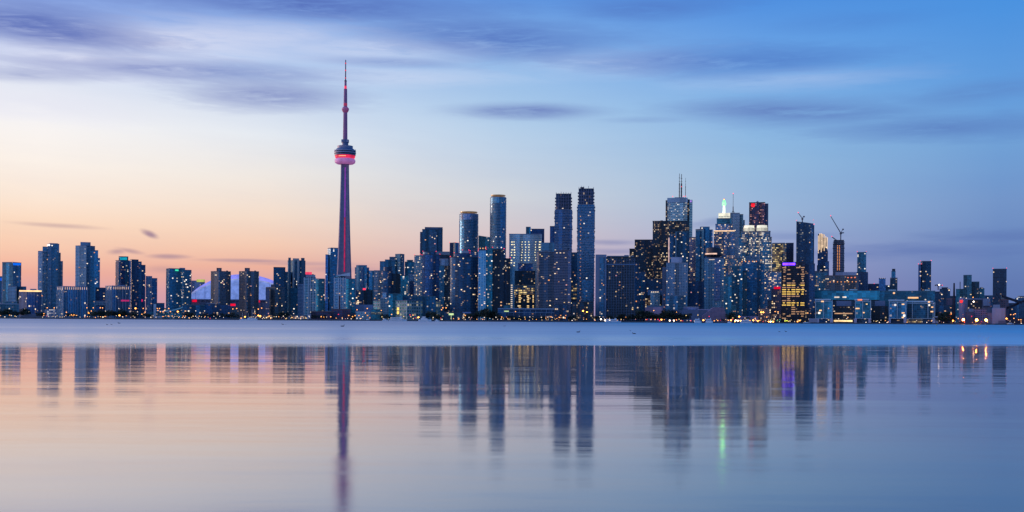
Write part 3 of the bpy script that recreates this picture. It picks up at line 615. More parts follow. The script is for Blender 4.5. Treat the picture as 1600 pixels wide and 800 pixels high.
# -- the tall communications tower
def needle():
    Y = 2300; pc = 537.7; X0 = xat(pc, Y); root = empty('communications_tower', (X0, Y, GZ)); k = Y / F
    tag(root, 'very tall concrete needle tower with red and pink lit round pod', 'tower')
    Z = lambda py: zat(pc, py, Y) - GZ
    con = simple('tower_concrete', (.25, .215, .32), .75, noise=.08)
    b = MB(); rows = [(503, 15.5), (480, 13.6), (450, 11.9), (430, 11.1), (400, 9.9), (370, 8.8), (340, 7.9), (310, 7.1), (285, 6.5), (255, 6.1)]
    prof = []
    for py, hw in rows:                               # three buttresses round a hexagonal core
        r = hw * k; ring = []
        for j in range(3):
            a = math.radians(-25 + 120 * j)
            for da, rr in ((-.16, 1.10), (.16, 1.10), (.62, .62), (1.4745, .62)):
                ring.append((r * rr * math.cos(a + da), r * rr * math.sin(a + da)))
        prof.append((Z(py), ring))
    for (z0, r0), (z1, r1) in zip(prof, prof[1:]):
        n = len(r0)
        for i in range(n): j = (i + 1) % n; b.face([(*r0[i], z0), (*r0[j], z0), (*r1[j], z1), (*r1[i], z1)])
    b.build('shaft', [con], root)
    red = simple('lit_red_strip', (.4, .02, .1), emit=(.9, .02, .10), es=.42, sample=True); mag = simple('lit_violet_strip', (.3, .05, .3), emit=(.42, .07, .60), es=.38)
    for nm, ya, yb, mat in (('light_strip', 425, 340, red), ('light_strip', 340, 262, mag)):
        s = MB(); 
        for q in range(8):
            y0, y1 = ya + (yb - ya) * q / 8, ya + (yb - ya) * (q + 1) / 8
            def f(y):
                for (ya_, ha), (yb_, hb) in zip(rows, rows[1:]):
                    if yb_ <= y <= ya_: return -(ha + (hb - ha) * (ya_ - y) / (ya_ - yb_)) * k * .572 - .7
                return -6
            s.face([(-.1, f(y0), Z(y0)), (2.7, f(y0), Z(y0)), (2.5, f(y1), Z(y1)), (.3, f(y1), Z(y1))])
        s.build(nm, [mat], root)
    def ring(name, pts, mat, smooth=True, n=40):
        b = MB(); b.lathe([(r * k, Z(y)) for y, r in pts], n); return b.build(name, [mat], root, smooth=smooth)
    slate = simple('pod_slate', (.13, .17, .30), .45, .2); pale = simple('pod_pale', (.30, .30, .42), .5, .1); darkp = simple('pod_dark', (.02, .025, .06), .3, .3)
    ring('radome', [(256.6, 5), (256.2, 13), (254.5, 15.6), (252, 16.2), (249.5, 15.6), (248, 14), (247.6, 8)], simple('radome_pink', (.5, .3, .45), .5, emit=(.78, .22, .62), es=.33, sample=True))
    ring('lit_deck', [(248, 14), (246.5, 15.2), (243.6, 16.0), (243.5, 12)], simple('deck_red', (.4, .02, .05), .5, emit=(1, .03, .10), es=.8, sample=True))
    s = MB(); s.lathe([(15.9 * k, Z(246.2)), (16.1 * k, Z(245)), (15 * k, Z(244.9))], 40)
    s.f = [f for i, f in enumerate(s.f)]; cut = MB()
    for a0 in range(-18, 8):
        a, c = math.radians(-90 + a0 * 1.6), math.radians(-90 + (a0 + 1) * 1.6); r = 16.0 * k
        cut.face([(r * math.cos(a), r * math.sin(a), Z(246.2)), (r * math.cos(c), r * math.sin(c), Z(246.2)), (r * math.cos(c) * 1.01, r * math.sin(c) * 1.01, Z(244.9)), (r * math.cos(a) * 1.01, r * math.sin(a) * 1.01, Z(244.9))])
    cut.build('deck_window', [EM['warm']], root)
    ring('observation_deck', [(243.6, 14.2), (243, 16.2), (241.5, 16.4), (241.4, 15.4)], slate)
    ring('glass_band', [(241.5, 15.6), (240.6, 16.2), (240.5, 15)], darkp)
    ring('pod_floor', [(240.6, 15.5), (240.2, 16.9), (238.2, 16.9), (238.1, 15.5)], pale)
    ring('glass_band', [(238.2, 16.0), (237.2, 16.6), (237.1, 15)], darkp)
    ring('pod_rim', [(237.2, 15.8), (236.9, 16.9), (235.4, 16.6), (235.2, 15)], pale)
    ring('pod_roof', [(235.4, 15.0), (233.5, 14.2), (232, 12.2), (231.9, 11)], slate)
    ring('upper_pod', [(232.2, 11.8), (228.4, 12.2), (228.2, 6), (228.1, 4.6)], pale)
    ring('neck', [(228.3, 4.9), (223, 5.0), (222.9, 5.9), (218.4, 5.9), (218.2, 3)], slate)
    for sx in (-1, 1):
        s = MB(); s.tube((sx * 16.3 * k, 0, Z(236)), (sx * 16.3 * k, 0, Z(233.6)), .5, 0); s.box(sx * 14.6 * k - .6, sx * 16.3 * k + .6, -1, 1, Z(234.6), Z(234)); s.build('dish_mount', [pale], root)
    for q in (-3.9, 3.9):
        s = MB(); s.box(q * k - 1.7, q * k + 1.7, -5.6 * k, -4.4 * k, Z(222.6), Z(218.8)); s.build('equipment_box', [pale], root)
    mast = simple('mast_purple', (.26, .15, .28), .7, emit=(.30, .03, .16), es=.10)
    ring('upper_shaft', [(218.6, 3.5), (176, 3.1), (175.8, 2.5)], mast)
    ring('sky_pod', [(176, 3.1), (174.4, 4.4), (171.8, 5.6), (169.6, 5.6), (167.4, 3.6), (166.8, 2.8)], simple('sky_pod_red', (.30, .20, .32), .5, emit=(.6, .04, .12), es=.16))
    ring('antenna_base', [(167, 2.9), (139, 2.5), (138.8, 1.7)], mast)
    ring('lit_ring', [(165.8, 2.96), (161.5, 2.94)], simple('ring_glow', (.4, .05, .1), emit=(.9, .06, .16), es=.30))
    ring('lit_ring', [(139, 1.9), (134.4, 1.9), (134.3, 1)], simple('lit_ring_red', (.4, .02, .1), emit=(1, .05, .10), es=.8, sample=True))
    ring('antenna', [(134.6, 1.75), (126.6, 1.6), (126.4, 1.1)], mast)
    ring('antenna_collar', [(127.2, 2.0), (125.8, 2.0), (125.6, .8)], darkp)
    ring('antenna_tip', [(126, .95), (116, .85), (105, .8), (94, .7), (93.2, .1)], simple('tip_steel', (.10, .06, .13), .5, .2))
    for y in (99, 110, 122):
        s = MB(); s.ball((0, 0, Z(y)), 1.25 * k, 0, 8); s.build('beacon', [simple('beacon_dim', (.3, .02, .05), emit=(1, .05, .1), es=.8)], root)
    b = MB(); b.prism([(-13 * k, -20), (13 * k, -20), (13 * k, 25), (-13 * k, 25)], 0, 12, 0, 0); b.build('base_hall', [con], root)
    BLD.append((526, 550, Y, 'the needle tower'))
needle()

# -- between the needle tower and the twin tall towers
building('office_tower', 'pale blue tower with a shallow rounded cap beside the needle tower', 2500, [V(554, 576.5, 418, c=566), V(556, 573, 414.6, 'cap', k='oct', off=4, dep=20, s='pale'), V(576, 586, 423, 'wing', off=10, nw=2)], 'blue', 'the round-capped pale tower', 8, over=dict(wall=(.2, .28, .38)), wcol=('pinkw', 'white'))
B = building('office_block', 'dark mid-rise block with a red roof lamp and lit lower floors', 2250, [V(556, 569, 454, s='navy', o=dict(lit=.25, row=.6)), V(568, 582, 454, 'wing', s='black', o=dict(lit=.0), nw=0)], 'navy', 'the dark block with a red lamp', 3)
sign(B, 'roof_lamp', 567, 571, 450.5, 453, EM['red'], 1)
building('residential_tower', 'dark round-fronted tower with a pink-lit balcony side behind the quayside terminal', 2290,
    [V(596, 613, 424, k='bow', bal=.6, s='navy', off=0), V(584, 598, 423, 'wing', bal=.9, s='grid', off=3, o=dict(lit=.16, wall=(.36, .3, .36)), wcol=('warm', 'pinkw')), V(612, 625, 428, 'wing', off=5, s='black', o=dict(lit=.03)), V(599, 612, 417.5, 'crown', k='round', off=3, s='navy', nw=0)], 'navy', 'the round dark tower', 7, red=False)
building('residential_tower', 'stack of grey-blue set-back blocks, highest at its east end', 2560, [V(617, 631.5, 397, c=625), V(608, 617.5, 401.5, 'setback', off=8), V(601, 617.5, 406, 'setback', off=4), V(593, 603, 408.5, 'wing', off=8)], 'blue', None, 5, over=dict(wall=(.18, .24, .33)))
building('residential_tower', 'small teal tower with a rounded crown next to the grey-blue set-back stack', 2600, [V(632, 647, 409.5), V(635, 645, 406.5, 'crown', k='oct', dep=10, off=4)], 'teal', None, 4)
building('office_block', 'mid-rise glass block with yellow lit offices between darker towers', 2450, [V(626, 646, 431, o=dict(lit=.22, fh=3.8, bay=4)), V(638, 646, 428, 'wing', off=-3, s='white', nw=2)], 'teal', None, 10, wcol=('yellow', 'yellow', 'white'))
B = building('office_tower', 'bulky dark glass tower with a chamfered west shoulder', 2620, [V(655.5, 684, 362, 'tower', c=684 - 1.5 if False else 682, slope=0), V(659, 691, 358.5, 'tower', off=3), V(663, 691, 354.5, 'crown', off=6, s='plain', o=dict(wall=(.09, .12, .2)))], 'navy', None, 5, over=dict(glass=(.04, .10, .16), wall=(.05, .10, .16), lit=.015), wcol=('white', 'pinkw', 'warm'))
building('residential_tower', 'round-fronted blue tower with a warm lit balcony stack on its west side', 2300,
    [V(656, 687, 398, k='bow', bal=.6), V(647, 659, 399.5, 'wing', off=4, bal=.8, s='grid', o=dict(lit=.25, wall=(.46, .38, .40)), wcol=('warm', 'yellow')), V(660, 681, 393.5, 'crown', k='round', off=3, nw=0)], 'navy', 'the round blue tower', 12, red=True, over=dict(wall=(.07, .13, .22), glass=(.03, .08, .17)))
building('office_tower', 'pale flat-topped block crossed by a dark band between two round towers', 2450, [V(680, 702, 393, s='plain', o=dict(wall=(.30, .32, .40))), V(680.5, 701.5, 399, 'dark_band', off=-1.2, dep=2, s='black', bot=405, o=dict(lit=0)), V(684, 700, 405, 'wing', off=-8, s='pale')], 'pale', None, 1)
building('residential_tower', 'narrow dark glass slab right behind the quayside trees', 2180, [V(686, 694, 415, s='teal'), V(693, 703, 416, 'wing', s='black', off=3, o=dict(lit=.10, row=.2, bay=3, lits=PALE), nw=3)], 'teal', 'the narrow dark slab', 5)
building('office_tower', 'tower with a golden sunset-lit west face and blue south face', 2650, [V(702, 716.5, 379.5, c=710.5, s='blue', nw=0), V(702, 711.2, 380, 'sunset_painted_face', off=-3, c=710, asp=12, s='plain', o=dict(wall=(.95, .8, .62)), nw=0)], 'blue', None, 0, red=True)  # sunset light put into the pale gold wall colour of an added face
def disc_tower(x0, x1, top, Y, label, short, n):
    B = building('residential_tower', label, Y, [V(x0, x1, top, k='round', bal=.9, rail=False, s='blue', bc=(.24, .34, .50), nw=n), V(x0 - .3, x1 - (x1 - x0) * .75, top + 10, 'wing', off=16, s='navy', nw=0), V(x0 + .5, x1 - .5, top + .1, 'crown_screen', bot=top + 9, k='round', off=-1.0, s='fin', nw=0, o=dict(wall=(.4, .36, .42)), noparapet=True)], 'blue', short, n, over=dict(fh=3.3, glass=(.04, .11, .2)), wcol=('yellow', 'white', 'warm'))
    rt, pc, k, Y = B; r = (x1 - x0) / 2 * k; z = zat(pc, top, Y) - GZ
    s = MB(); s.lathe([(r * .55, z + 4, 0), (r * .92, z + 4.2, 0), (r * .92, z + 6.0, 0), (0.01, z + 6.4, 0)], 28, 0, 0, r); s.build('roof_disc', [GOLDEN], rt)
    s = MB()
    for i in range(10): a = math.tau * i / 10; s.tube((r * .8 * math.cos(a), r + r * .8 * math.sin(a), z), (r * .8 * math.cos(a), r + r * .8 * math.sin(a), z + 4.2), .4)
    s.build('disc_columns', [STEEL], rt)
disc_tower(717, 746.5, 334, 2360, 'round blue glass tower with a gold roof disc, shorter of the disc-topped pair', 'the shorter disc-topped tower', 7)
disc_tower(765, 790, 308, 2330, 'round blue glass tower with a gold roof disc, taller of the disc-topped pair', 'the taller disc-topped tower', 8)
building('residential_tower', 'broad curved dark blue tower below the shorter disc-topped tower', 2150,
    [V(703, 747, 402, k='bow', bal=.7, bow=14), V(709, 734, 396, 'setback', k='bow', off=5, bal=.6, nw=2), V(722, 732, 391.5, 'penthouse', off=14, s='plain', o=dict(wall=(.4, .38, .5))), V(734, 747, 393, 'wing', off=12, bal=.5, nw=3)], 'navy', 'the broad curved tower', 22, red=True, over=dict(wall=(.06, .11, .21), glass=(.025, .07, .16)), wcol=('warm', 'pinkw', 'white', 'yellow'))
B = building('office_block', 'blue glass block with a sloping roof wedged between the disc-topped towers', 2500, [V(747, 765, 368, slope=2.5)], 'teal', None, 5, wcol=('yellow', 'orange'))
strip_lamps(B, 'lit_window', 748, 764, 388, 4, EM['warm'], 2.4, 2.4)
building('residential_tower', 'paired tower with a white pier, a teal glass bay and a black east half', 2120,
    [V(747, 759, 391, s='white', o=dict(slab=.45, mull=.45, bay=5, wall=(.34, .38, .50)), wcol=('warm', 'pinkw', 'yellow')), V(758.5, 769, 388, 'wing', off=2, s='teal', o=dict(lit=.10, bay=3.5)), V(768, 787, 390, 'wing', off=4, s='black', o=dict(lit=.04, row=0, fh=3.1, lits=PALE)), V(786, 797, 404, 'wing', off=7, s='black', o=dict(lit=.05, row=0, fh=3.1, lits=PALE))], 'navy', 'the half-white half-black tower', 16, red=True)
B = building('hospital', 'white and blue lit block with vertical rows of bright yellow windows', 2420,
    [V(795, 846, 366, s='pale', nw=0, o=dict(wall=(1.1, .88, .95), glass=(.2, .3, .4), slab=.7, mull=.06, lit=.0, fh=4)), V(795, 803, 417, 'wing', off=-20, s='pale', nw=0, o=dict(wall=(.42, .46, .60), slab=.7, lit=0)), V(821, 828.5, 354.5, 'stair_tower', off=8, s='teal', o=dict(lit=0)), V(828, 850, 357, 'penthouse', off=18, s='navy', o=dict(lit=.03))], 'pale', 'the yellow-lit white block', 0)
rt, pc, k, Y = B; rr = random.Random(5)
for cx, wds in ((799, 2.2), (803, 2.6), (815, 1.4), (820.5, 1.4), (826, 1.6), (836, 1.3), (843, 3.4)):
    for i in range(10):
        y = 378 + i * 4.1
        if cx < 810 and rr.random() < .2 + .0 * i: continue
        if 810 < cx < 840 and i > 7: continue
        pane(rt, 'window', simple('hospital_light', (.5, .5, .4), emit=(1, .84, .46), es=1.7), ((cx + rr.uniform(-.6, .6) - pc) * k, -.25, zat(cx, y, Y) - GZ), 0, wds * k * rr.uniform(.5, .95), 1.7)
for i in range(14): pane(rt, 'window', EM['white'], ((799.5 - pc) * k, -20.3, zat(799, 446 + i * 3.2, Y) - GZ), 0, 3.6, 1.7)
B = building('office_block', 'black glass block glowing with yellow interiors in front of the white lit block', 2200, [V(804, 836, 424, o=dict(lit=.10)), V(809, 832, 412, 'penthouse', off=6, s='navy'), V(803, 835, 446, 'lit_storey', off=-3, dep=3, s='gold', nw=0, bot=460, o=dict(lit=.75, es=1.7, wall=(.3, .26, .2)))], 'black', 'the yellow-glowing black block', 5, wcol=('yellow',))
rt, pc, k, Y = B
for cx, w in ((812, 4.5), (825, 4.5), (833, 2.5)):
    for i in range(9):
        if i == 4: continue
        pane(rt, 'window', EM['yellow'], ((cx - pc) * k, -.3, zat(cx, 462 + i * 3.2, Y) - GZ), 0, w * k * .7, 2.2)
building('office_block', 'plain pale blue box with a violet corner lamp beneath the construction towers', 2380, [V(846, 868, 379, s='pale', o=dict(wall=(.20, .34, .50), slab=.8, mull=.1, lit=0)), V(858.5, 868, 353, 'wing', off=14, s='navy')], 'navy', None, 1)
def raw_tower(x0, x1, top, Y, label, short, steps, n):
    vols = [V(x0, x1, top + 26, bal=1.3, rag=True, bc=(.12, .19, .32), s='blue', dep=30, o=dict(glass=(.035, .10, .20), lit=.01)), V(x0 + 1.5, x1 - 1.5, top + 1, 'unglazed_floors', bot=top + 26.5, s='black', off=2, dep=26, bal=2.4, bc=(.20, .24, .36), nw=3, o=dict(lit=.02, fh=6.6, wall=(.08, .10, .16), glass=(.02, .05, .09)), wcol=('pinkw', 'white')),
            V(x0 + 2, x1 - 2, 437 if steps else 500, 'hoarding', off=-.6, dep=2, s='blue', nw=0, bot=470 if steps else 502, o=dict(wall=(.3, .4, .55)))]
    B = building('construction_tower', label, Y, vols, 'blue', short, n, over=dict(fh=3.3), wcol=('warm', 'orange', 'white'))
    rt, pc, k, Y = B; s = MB(); rq = random.Random(int(x0)); z = 20; zt = zat(pc, top + 80, Y) - GZ
    while z < zt:                           # pale balcony strips of uneven length on the glazed lower floors
        xa = -(x1 - x0) / 2 * k + 2 + (3 if steps else 0); 
        while xa < (x1 - x0) / 2 * k - 3:
            L = rq.choice((4, 7, 10)); s.box(xa, min(xa + L, (x1 - x0) / 2 * k - 1), -1.9, -1.2, z, z + 1.1); xa += L + rq.choice((.3, 2.5, 5))
        z += 3.3
    s.build('balcony_fronts', [simple('balc_front', (.24, .36, .52), .4)], rt)
    s = MB()
    for i in range(7):
        q = -(x1 - x0) / 2 * k + (x1 - x0) * k * (i + .5) / 7; s.box(q - .4, q + .4, 1, 2, zat(pc, top + 26, Y) - GZ, zat(pc, top, Y) - GZ + rq.uniform(-2, 5))
    s.build('columns', [simple('raw_concrete', (.2, .2, .3), .8)], rt); return B
B = raw_tower(866, 893, 302, 2250, 'unfinished glass tower with open top floors, the shorter western one of the pair', 'the shorter unfinished tower', False, 6)
B = raw_tower(901.5, 928, 294, 2220, 'unfinished glass tower with ragged top, the taller eastern one of the pair', 'the taller unfinished tower', True, 4)
rt, pc, k, Y = B
for i in range(26): pane(rt, 'work_light', EM['orange' if i % 3 else 'warm'], ((906 + (i % 2) * .8 - pc) * k, -1.6, zat(905, 338 + i * 6, Y) - GZ), 0, 1.3, 1.5)
s = MB(); s.box(-12, -4, 2, 12, zat(pc, 293.5, Y) - GZ - 6, zat(pc, 292, Y) - GZ); s.box(9, 16, 4, 12, zat(pc, 299, Y) - GZ - 6, zat(pc, 294, Y) - GZ - 1); s.build('formwork', [STEEL], rt)
B = building('apartment_block', 'wide brown concrete slab block below the unfinished towers', 2110, [V(838, 867, 394, c=842, bal=.7, bc=(.26, .24, .32)), V(865.5, 892, 392, 'wing', off=-3, bal=.6, bc=(.22, .22, .32), o=dict(lit=.07)), V(846, 860, 391, 'penthouse', off=10, s='plain', o=dict(wall=(.2, .17, .22)))], 'brown', 'the wide brown slab', 16, over=dict(wall=(.22, .18, .24), mull=.15), wcol=('warm', 'orange', 'yellow', 'pinkw'))
building('residential_tower', 'narrow dark block squeezed between the wide brown slab and the taller unfinished tower', 2180, [V(892, 901.5, 395), V(893, 901, 446, 'lit_corner', off=-4, dep=4, s='gold', bot=468, o=dict(lit=.6))], 'navy', None, 6, wcol=('yellow', 'warm'))
B = building('apartment_block', 'very wide dark balcony block with a pale concrete pier at its west end', 2100,
    [V(930, 947, 397.5, s='plain', o=dict(wall=(.27, .29, .42))), V(936.5, 944, 402, 'wing', off=-2, dep=10, s='blue', o=dict(lit=.10), nw=6), V(946, 992, 402, 'wing', off=3, bal=.8, bc=(.07, .12, .22), s='black', nw=30, o=dict(lit=.07, row=0, fh=3.1)), V(948, 990, 400, 'top_storey', off=8, s='blue', o=dict(wall=(.16, .24, .36), lit=.02)), V(988, 998, 410, 'wing', off=10, s='navy', nw=6), V(975, 982, 397.8, 'penthouse', off=14, s='plain', o=dict(wall=(.2, .25, .36)))],
    'navy', 'the very wide dark block', 10, wcol=('warm', 'orange', 'yellow', 'pinkw'))
s = MB(); rt, pc, k, Y = B
for i in range(12): q = (947 + i * 4 - pc) * k; s.box(q - .3, q + .3, 1.6, 2.6, 0, zat(pc, 404, Y) - GZ)
s.box((946 - pc) * k, (992 - pc) * k, 1.2, 2.4, zat(pc, 414, Y) - GZ, zat(pc, 412, Y) - GZ); s.build('facade_frame', [simple('frame_blue', (.09, .17, .30), .5)], rt)
building('office_tower', 'teal-edged slim tower behind the very wide dark block', 2300, [V(996, 1008, 425, s='navy'), V(1001.5, 1004, 436, 'glass_fin', off=-2, dep=2, s='teal')], 'navy', None, 8)

# -- financial core
building('office_tower', 'low-slung black office tower stepping up beside the big black tower', 2500, [V(983, 1026, 389), V(991, 1020, 374, 'upper_block', off=18)], 'black', None, 4, wcol=('warm', 'pinkw', 'white'))
building('office_tower', 'big black slab office tower in front of the white antenna tower', 2650, [V(1019, 1076, 345.5, dep=40), V(1031, 1035, 343.5, 'vent', off=10, dep=6, s='plain', o=dict(wall=(.03, .03, .05)))], 'black', None, 8, over=dict(lit=.24), wcol=('warm', 'pinkw', 'orange'), red=False)
building('office_tower', 'black office slab of middle height with dense lit floors', 2450, [V(1019.5, 1047, 382)], 'black', None, 6, over=dict(lit=.34), wcol=('warm', 'white'))
B = building('office_tower', 'tall white marble office tower with twin roof antennas', 2750, [V(1042, 1073, 311, s='fcp', dep=44, nw=0), V(1039, 1042.2, 313, 'recessed_corner', off=3, dep=36, s='black', nw=0), V(1073, 1076.5, 312, 'recessed_corner', off=3, dep=36, s='black', nw=0), V(1076.3, 1081, 313, 'wing', off=2, dep=40, s='fcp', nw=0, o=dict(lit=.02)), V(1041.5, 1073.5, 309, 'crown', off=-.8, dep=46, s='plain', bot=316.5, o=dict(wall=(.40, .46, .58))), V(1053, 1068, 307.5, 'roof_plant', off=10, s='plain')], 'fcp', None, 0)
rt, pc, k, Y = B
for px, y1, r in ((1060.4, 270, .8), (1063.6, 271, 1.1), (1070, 277, .45)):
    s = MB(); z0, zt = zat(px, 309, Y) - GZ, zat(px, y1, Y) - GZ; X = (px - pc) * k
    s.tube((X, 14, z0), (X, 14, z0 + (zt - z0) * .62), r * 1.5, 0, 6); s.tube((X, 14, z0 + (zt - z0) * .62), (X, 14, zt), r * .7, 0, 6)
    for i in range(6): q = z0 + (zt - z0) * (.12 + .14 * i); s.box(X - r * 2, X + r * 2, 13, 15, q, q + .8)
    s.build('antenna', [STEEL], rt)
for px, py in ((1050, 306), (1067, 306), (1063.6, 291), (1070, 306)):
    s = MB(); s.ball(((px - pc) * k, 10, zat(px, py, Y) - GZ), 1.1, 0, 6); s.build('beacon', [EM['red']], rt)
sign(B, 'sign', 1077.5, 1079.5, 313.5, 316, simple('violet_sign', (.3, .1, .4), emit=(.6, .3, 1), es=1.0), 1)
B = building('office_tower', 'teal tower with a bright vertical light blade on its west corner', 2350, [V(1054.5, 1076.5, 362.5, s='teal'), V(1045.5, 1055.5, 366, 'wing', off=4, s='teal'), V(1058, 1070, 361, 'roof_plant', off=9, s='plain')], 'teal', None, 8, over=dict(wall=(.05, .13, .2), glass=(.02, .09, .16)), wcol=('yellow', 'warm'))
sign(B, 'light_blade', 1043.6, 1045.3, 371, 410, simple('blade', (.5, .4, .4), emit=(1, .62, .5), es=.7), 3)
sign(B, 'facade_rib', 1055, 1056, 362, 420, simple('rib_blue', (.3, .5, .65)), -.6)
building('office_tower', 'narrow copper-pink tower squeezed between two teal towers', 2500, [V(1076, 1087, 371)], 'brown', None, 6, over=dict(wall=(.36, .22, .26), lit=.15), wcol=('yellow', 'orange'))
building('residential_tower', 'blue glass tower with jagged set-back penthouses west of the beacon tower', 2420, [V(1086, 1107, 358, c=1099), V(1093, 1108, 354.5, 'penthouse', off=5, s='blue'), V(1105, 1113, 359, 'wing', off=8), V(1087, 1094, 361, 'penthouse', off=2, s='teal', nw=0)], 'navy', None, 10, over=dict(wall=(.06, .14, .22), glass=(.025, .10, .19)))
building('hotel', 'light grey gridded hotel slab with a plain rooftop box, nearer the very wide dark block', 2150, [V(1040.5, 1074, 411, dep=24), V(1048, 1065.5, 401.5, 'penthouse', off=6, dep=12, s='plain', o=dict(wall=(.42, .38, .48))), V(1034.5, 1041, 417, 'wing', off=6, s='plain', o=dict(wall=(.2, .2, .3))), V(1040, 1074, 462, 'podium', off=-3, s='blue', nw=2)], 'grid', 'the light grey hotel', 16, over=dict(wall=(.24, .29, .40)), wcol=('warm', 'yellow', 'orange', 'pinkw'))
B = building('hotel', 'grey gridded hotel tower topped by a dark revolving restaurant drum', 2180, [V(1100, 1131, 404, dep=26), V(1116, 1125, 404.5, 'bay', off=-2, dep=3, s='blue', bot=470), V(1104, 1124, 401, 'penthouse', off=4, s='plain', o=dict(wall=(.1, .1, .15)))], 'grid', 'the restaurant-drum hotel', 18, over=dict(wall=(.28, .28, .38)), wcol=('warm', 'yellow', 'orange'))
rt, pc, k, Y = B; s = MB(); z = lambda y: zat(1113, y, Y) - GZ
s.lathe([(6 * k, z(403), 0), (12.8 * k, z(399.5), 0), (14 * k, z(398), 0), (14 * k, z(395), 0), (11.5 * k, z(394.4), 0), (11.5 * k, z(387.5), 0), (10 * k, z(386), 0), (.1, z(385.6), 0)], 32, 0, (1114 - pc) * k, 14); s.build('restaurant_drum', [simple('drum_dark', (.02, .022, .04), .4)], rt)
s = MB(); cx, cy = (1114 - pc) * k, 14
for i in range(12):
    a, c = math.radians(-150 + i * 7), math.radians(-150 + (i + 1) * 7); r = 14.15 * k
    s.face([(cx + r * math.cos(a), cy + r * math.sin(a), z(397.6)), (cx + r * math.cos(c), cy + r * math.sin(c), z(397.6)), (cx + r * math.cos(c), cy + r * math.sin(c), z(395.4)), (cx + r * math.cos(a), cy + r * math.sin(a), z(395.4))])
s.build('restaurant_window', [simple('restaurant_glow', (.5, .4, .3), emit=(1, .6, .4), es=.9)], rt)
strip_lamps(B, 'lit_sign', 1107, 1118, 405.6, 6, EM['white'], 1.8, 1.2, -.5)
# beacon tower
B = building('office_tower', 'stepped office tower crowned by a white lantern mast with green glow', 2550,
    [V(1114.5, 1147.5, 361, nw=6), V(1117, 1144, 350, 'setback', off=5, s='office'), V(1119, 1142, 341, 'setback', off=9, s='teal', o=dict(lit=.02)), V(1122, 1139.5, 336, 'crown', off=12, s='plain', o=dict(wall=(.4, .4, .36)))], 'office', None, 6, over=dict(lit=.33, wall=(.14, .19, .27)), wcol=('yellow', 'warm', 'white'))
rt, pc, k, Y = B; z = lambda y: zat(1130, y, Y) - GZ
s = MB()
for i in range(3): s.box((1122 - pc) * k, (1139.5 - pc) * k, 11, 12, z(340 - i * 3), z(338.6 - i * 3))
for i in range(8): q = (1122 + i * 2.5 - pc) * k; s.box(q - .7, q + .7, 10.5, 11.5, z(340), z(332))
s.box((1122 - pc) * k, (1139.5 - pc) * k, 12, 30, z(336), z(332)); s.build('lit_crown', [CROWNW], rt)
s = MB(); s.lathe([(1.9 * k, z(332)), (1.5 * k, z(320))], 12, 0, (1130.3 - pc) * k, 20); s.build('lantern_shaft', [simple('lantern', (.8, .8, .8), emit=(.8, 1, .62), es=2, sample=True)], rt)
s = MB(); s.lathe([(1.6 * k, z(320)), (2.6 * k, z(318.5)), (2.6 * k, z(315.5)), (1.6 * k, z(314)), (1.2 * k, z(313.6)), (1.2 * k, z(311.5)), (.1, z(310.6))], 12, 0, (1130.3 - pc) * k, 20); s.build('lantern_head', [simple('lantern_green', (.4, .8, .4), emit=(.05, 1, .06), es=9, sample=True)], rt)
sign(B, 'lit_storey', 1114.6, 1147.4, 360, 361.6, simple('storey_glow', (.5, .4, .3), emit=(1, .62, .32), es=1.2), -.6)
s = MB(); s.ball(((1130.3 - pc) * k, 20, z(309.8)), 1.6, 0, 6); s.build('beacon', [EM['red']], rt)
B = building('office_tower', 'grey granite office tower with one thin mast behind the beacon tower', 2750, [V(1139, 1155, 333, dep=30), V(1154, 1160.5, 335, 'wing', off=6, s='brown', o=dict(lit=.03)), V(1157, 1163, 344, 'wing', off=10, s='navy')], 'grid', None, 5, over=dict(fh=3.9, wall=(.34, .37, .46)), wcol=('pinkw', 'warm'))
rt, pc, k, Y = B; s = MB(); X = (1144.5 - pc) * k; z = lambda y: zat(1144, y, Y) - GZ
s.tube((X, 10, z(333)), (X, 10, z(322)), 1.2, 0, 5); s.tube((X, 10, z(322)), (X, 10, z(302)), .5, 0, 5); s.tube((X - 5, 10, z(333)), (X, 10, z(328)), .5); s.tube((X + 5, 10, z(333)), (X, 10, z(328)), .5); s.build('mast', [STEEL], rt)
s = MB(); s.ball((X, 10, z(301.5)), 1.2, 0, 6); s.build('beacon', [EM['red']], rt)
# red logo tower
B = building('office_tower', 'dark red stone office tower with a square red logo at its top', 2700, [V(1169.5, 1194.5, 316.5, o=dict(wall=(.12, .03, .05), glass=(.05, .03, .08), lit=.35, row=.1, lits=((1, .25, .2), (1, .5, .4)), es=.9)), V(1194, 1199.5, 318, 'wing', off=4, s='plain', o=dict(wall=(.08, .1, .2))), V(1181, 1184, 313.5, 'vent', off=8, dep=5, s='plain')], 'black', None, 5, wcol=('pinkw',))
sign(B, 'logo', 1172.8, 1178.2, 317.6, 323.2, simple('logo_red', (.6, .01, .02), emit=(1, .01, .02), es=1.1), -.8)
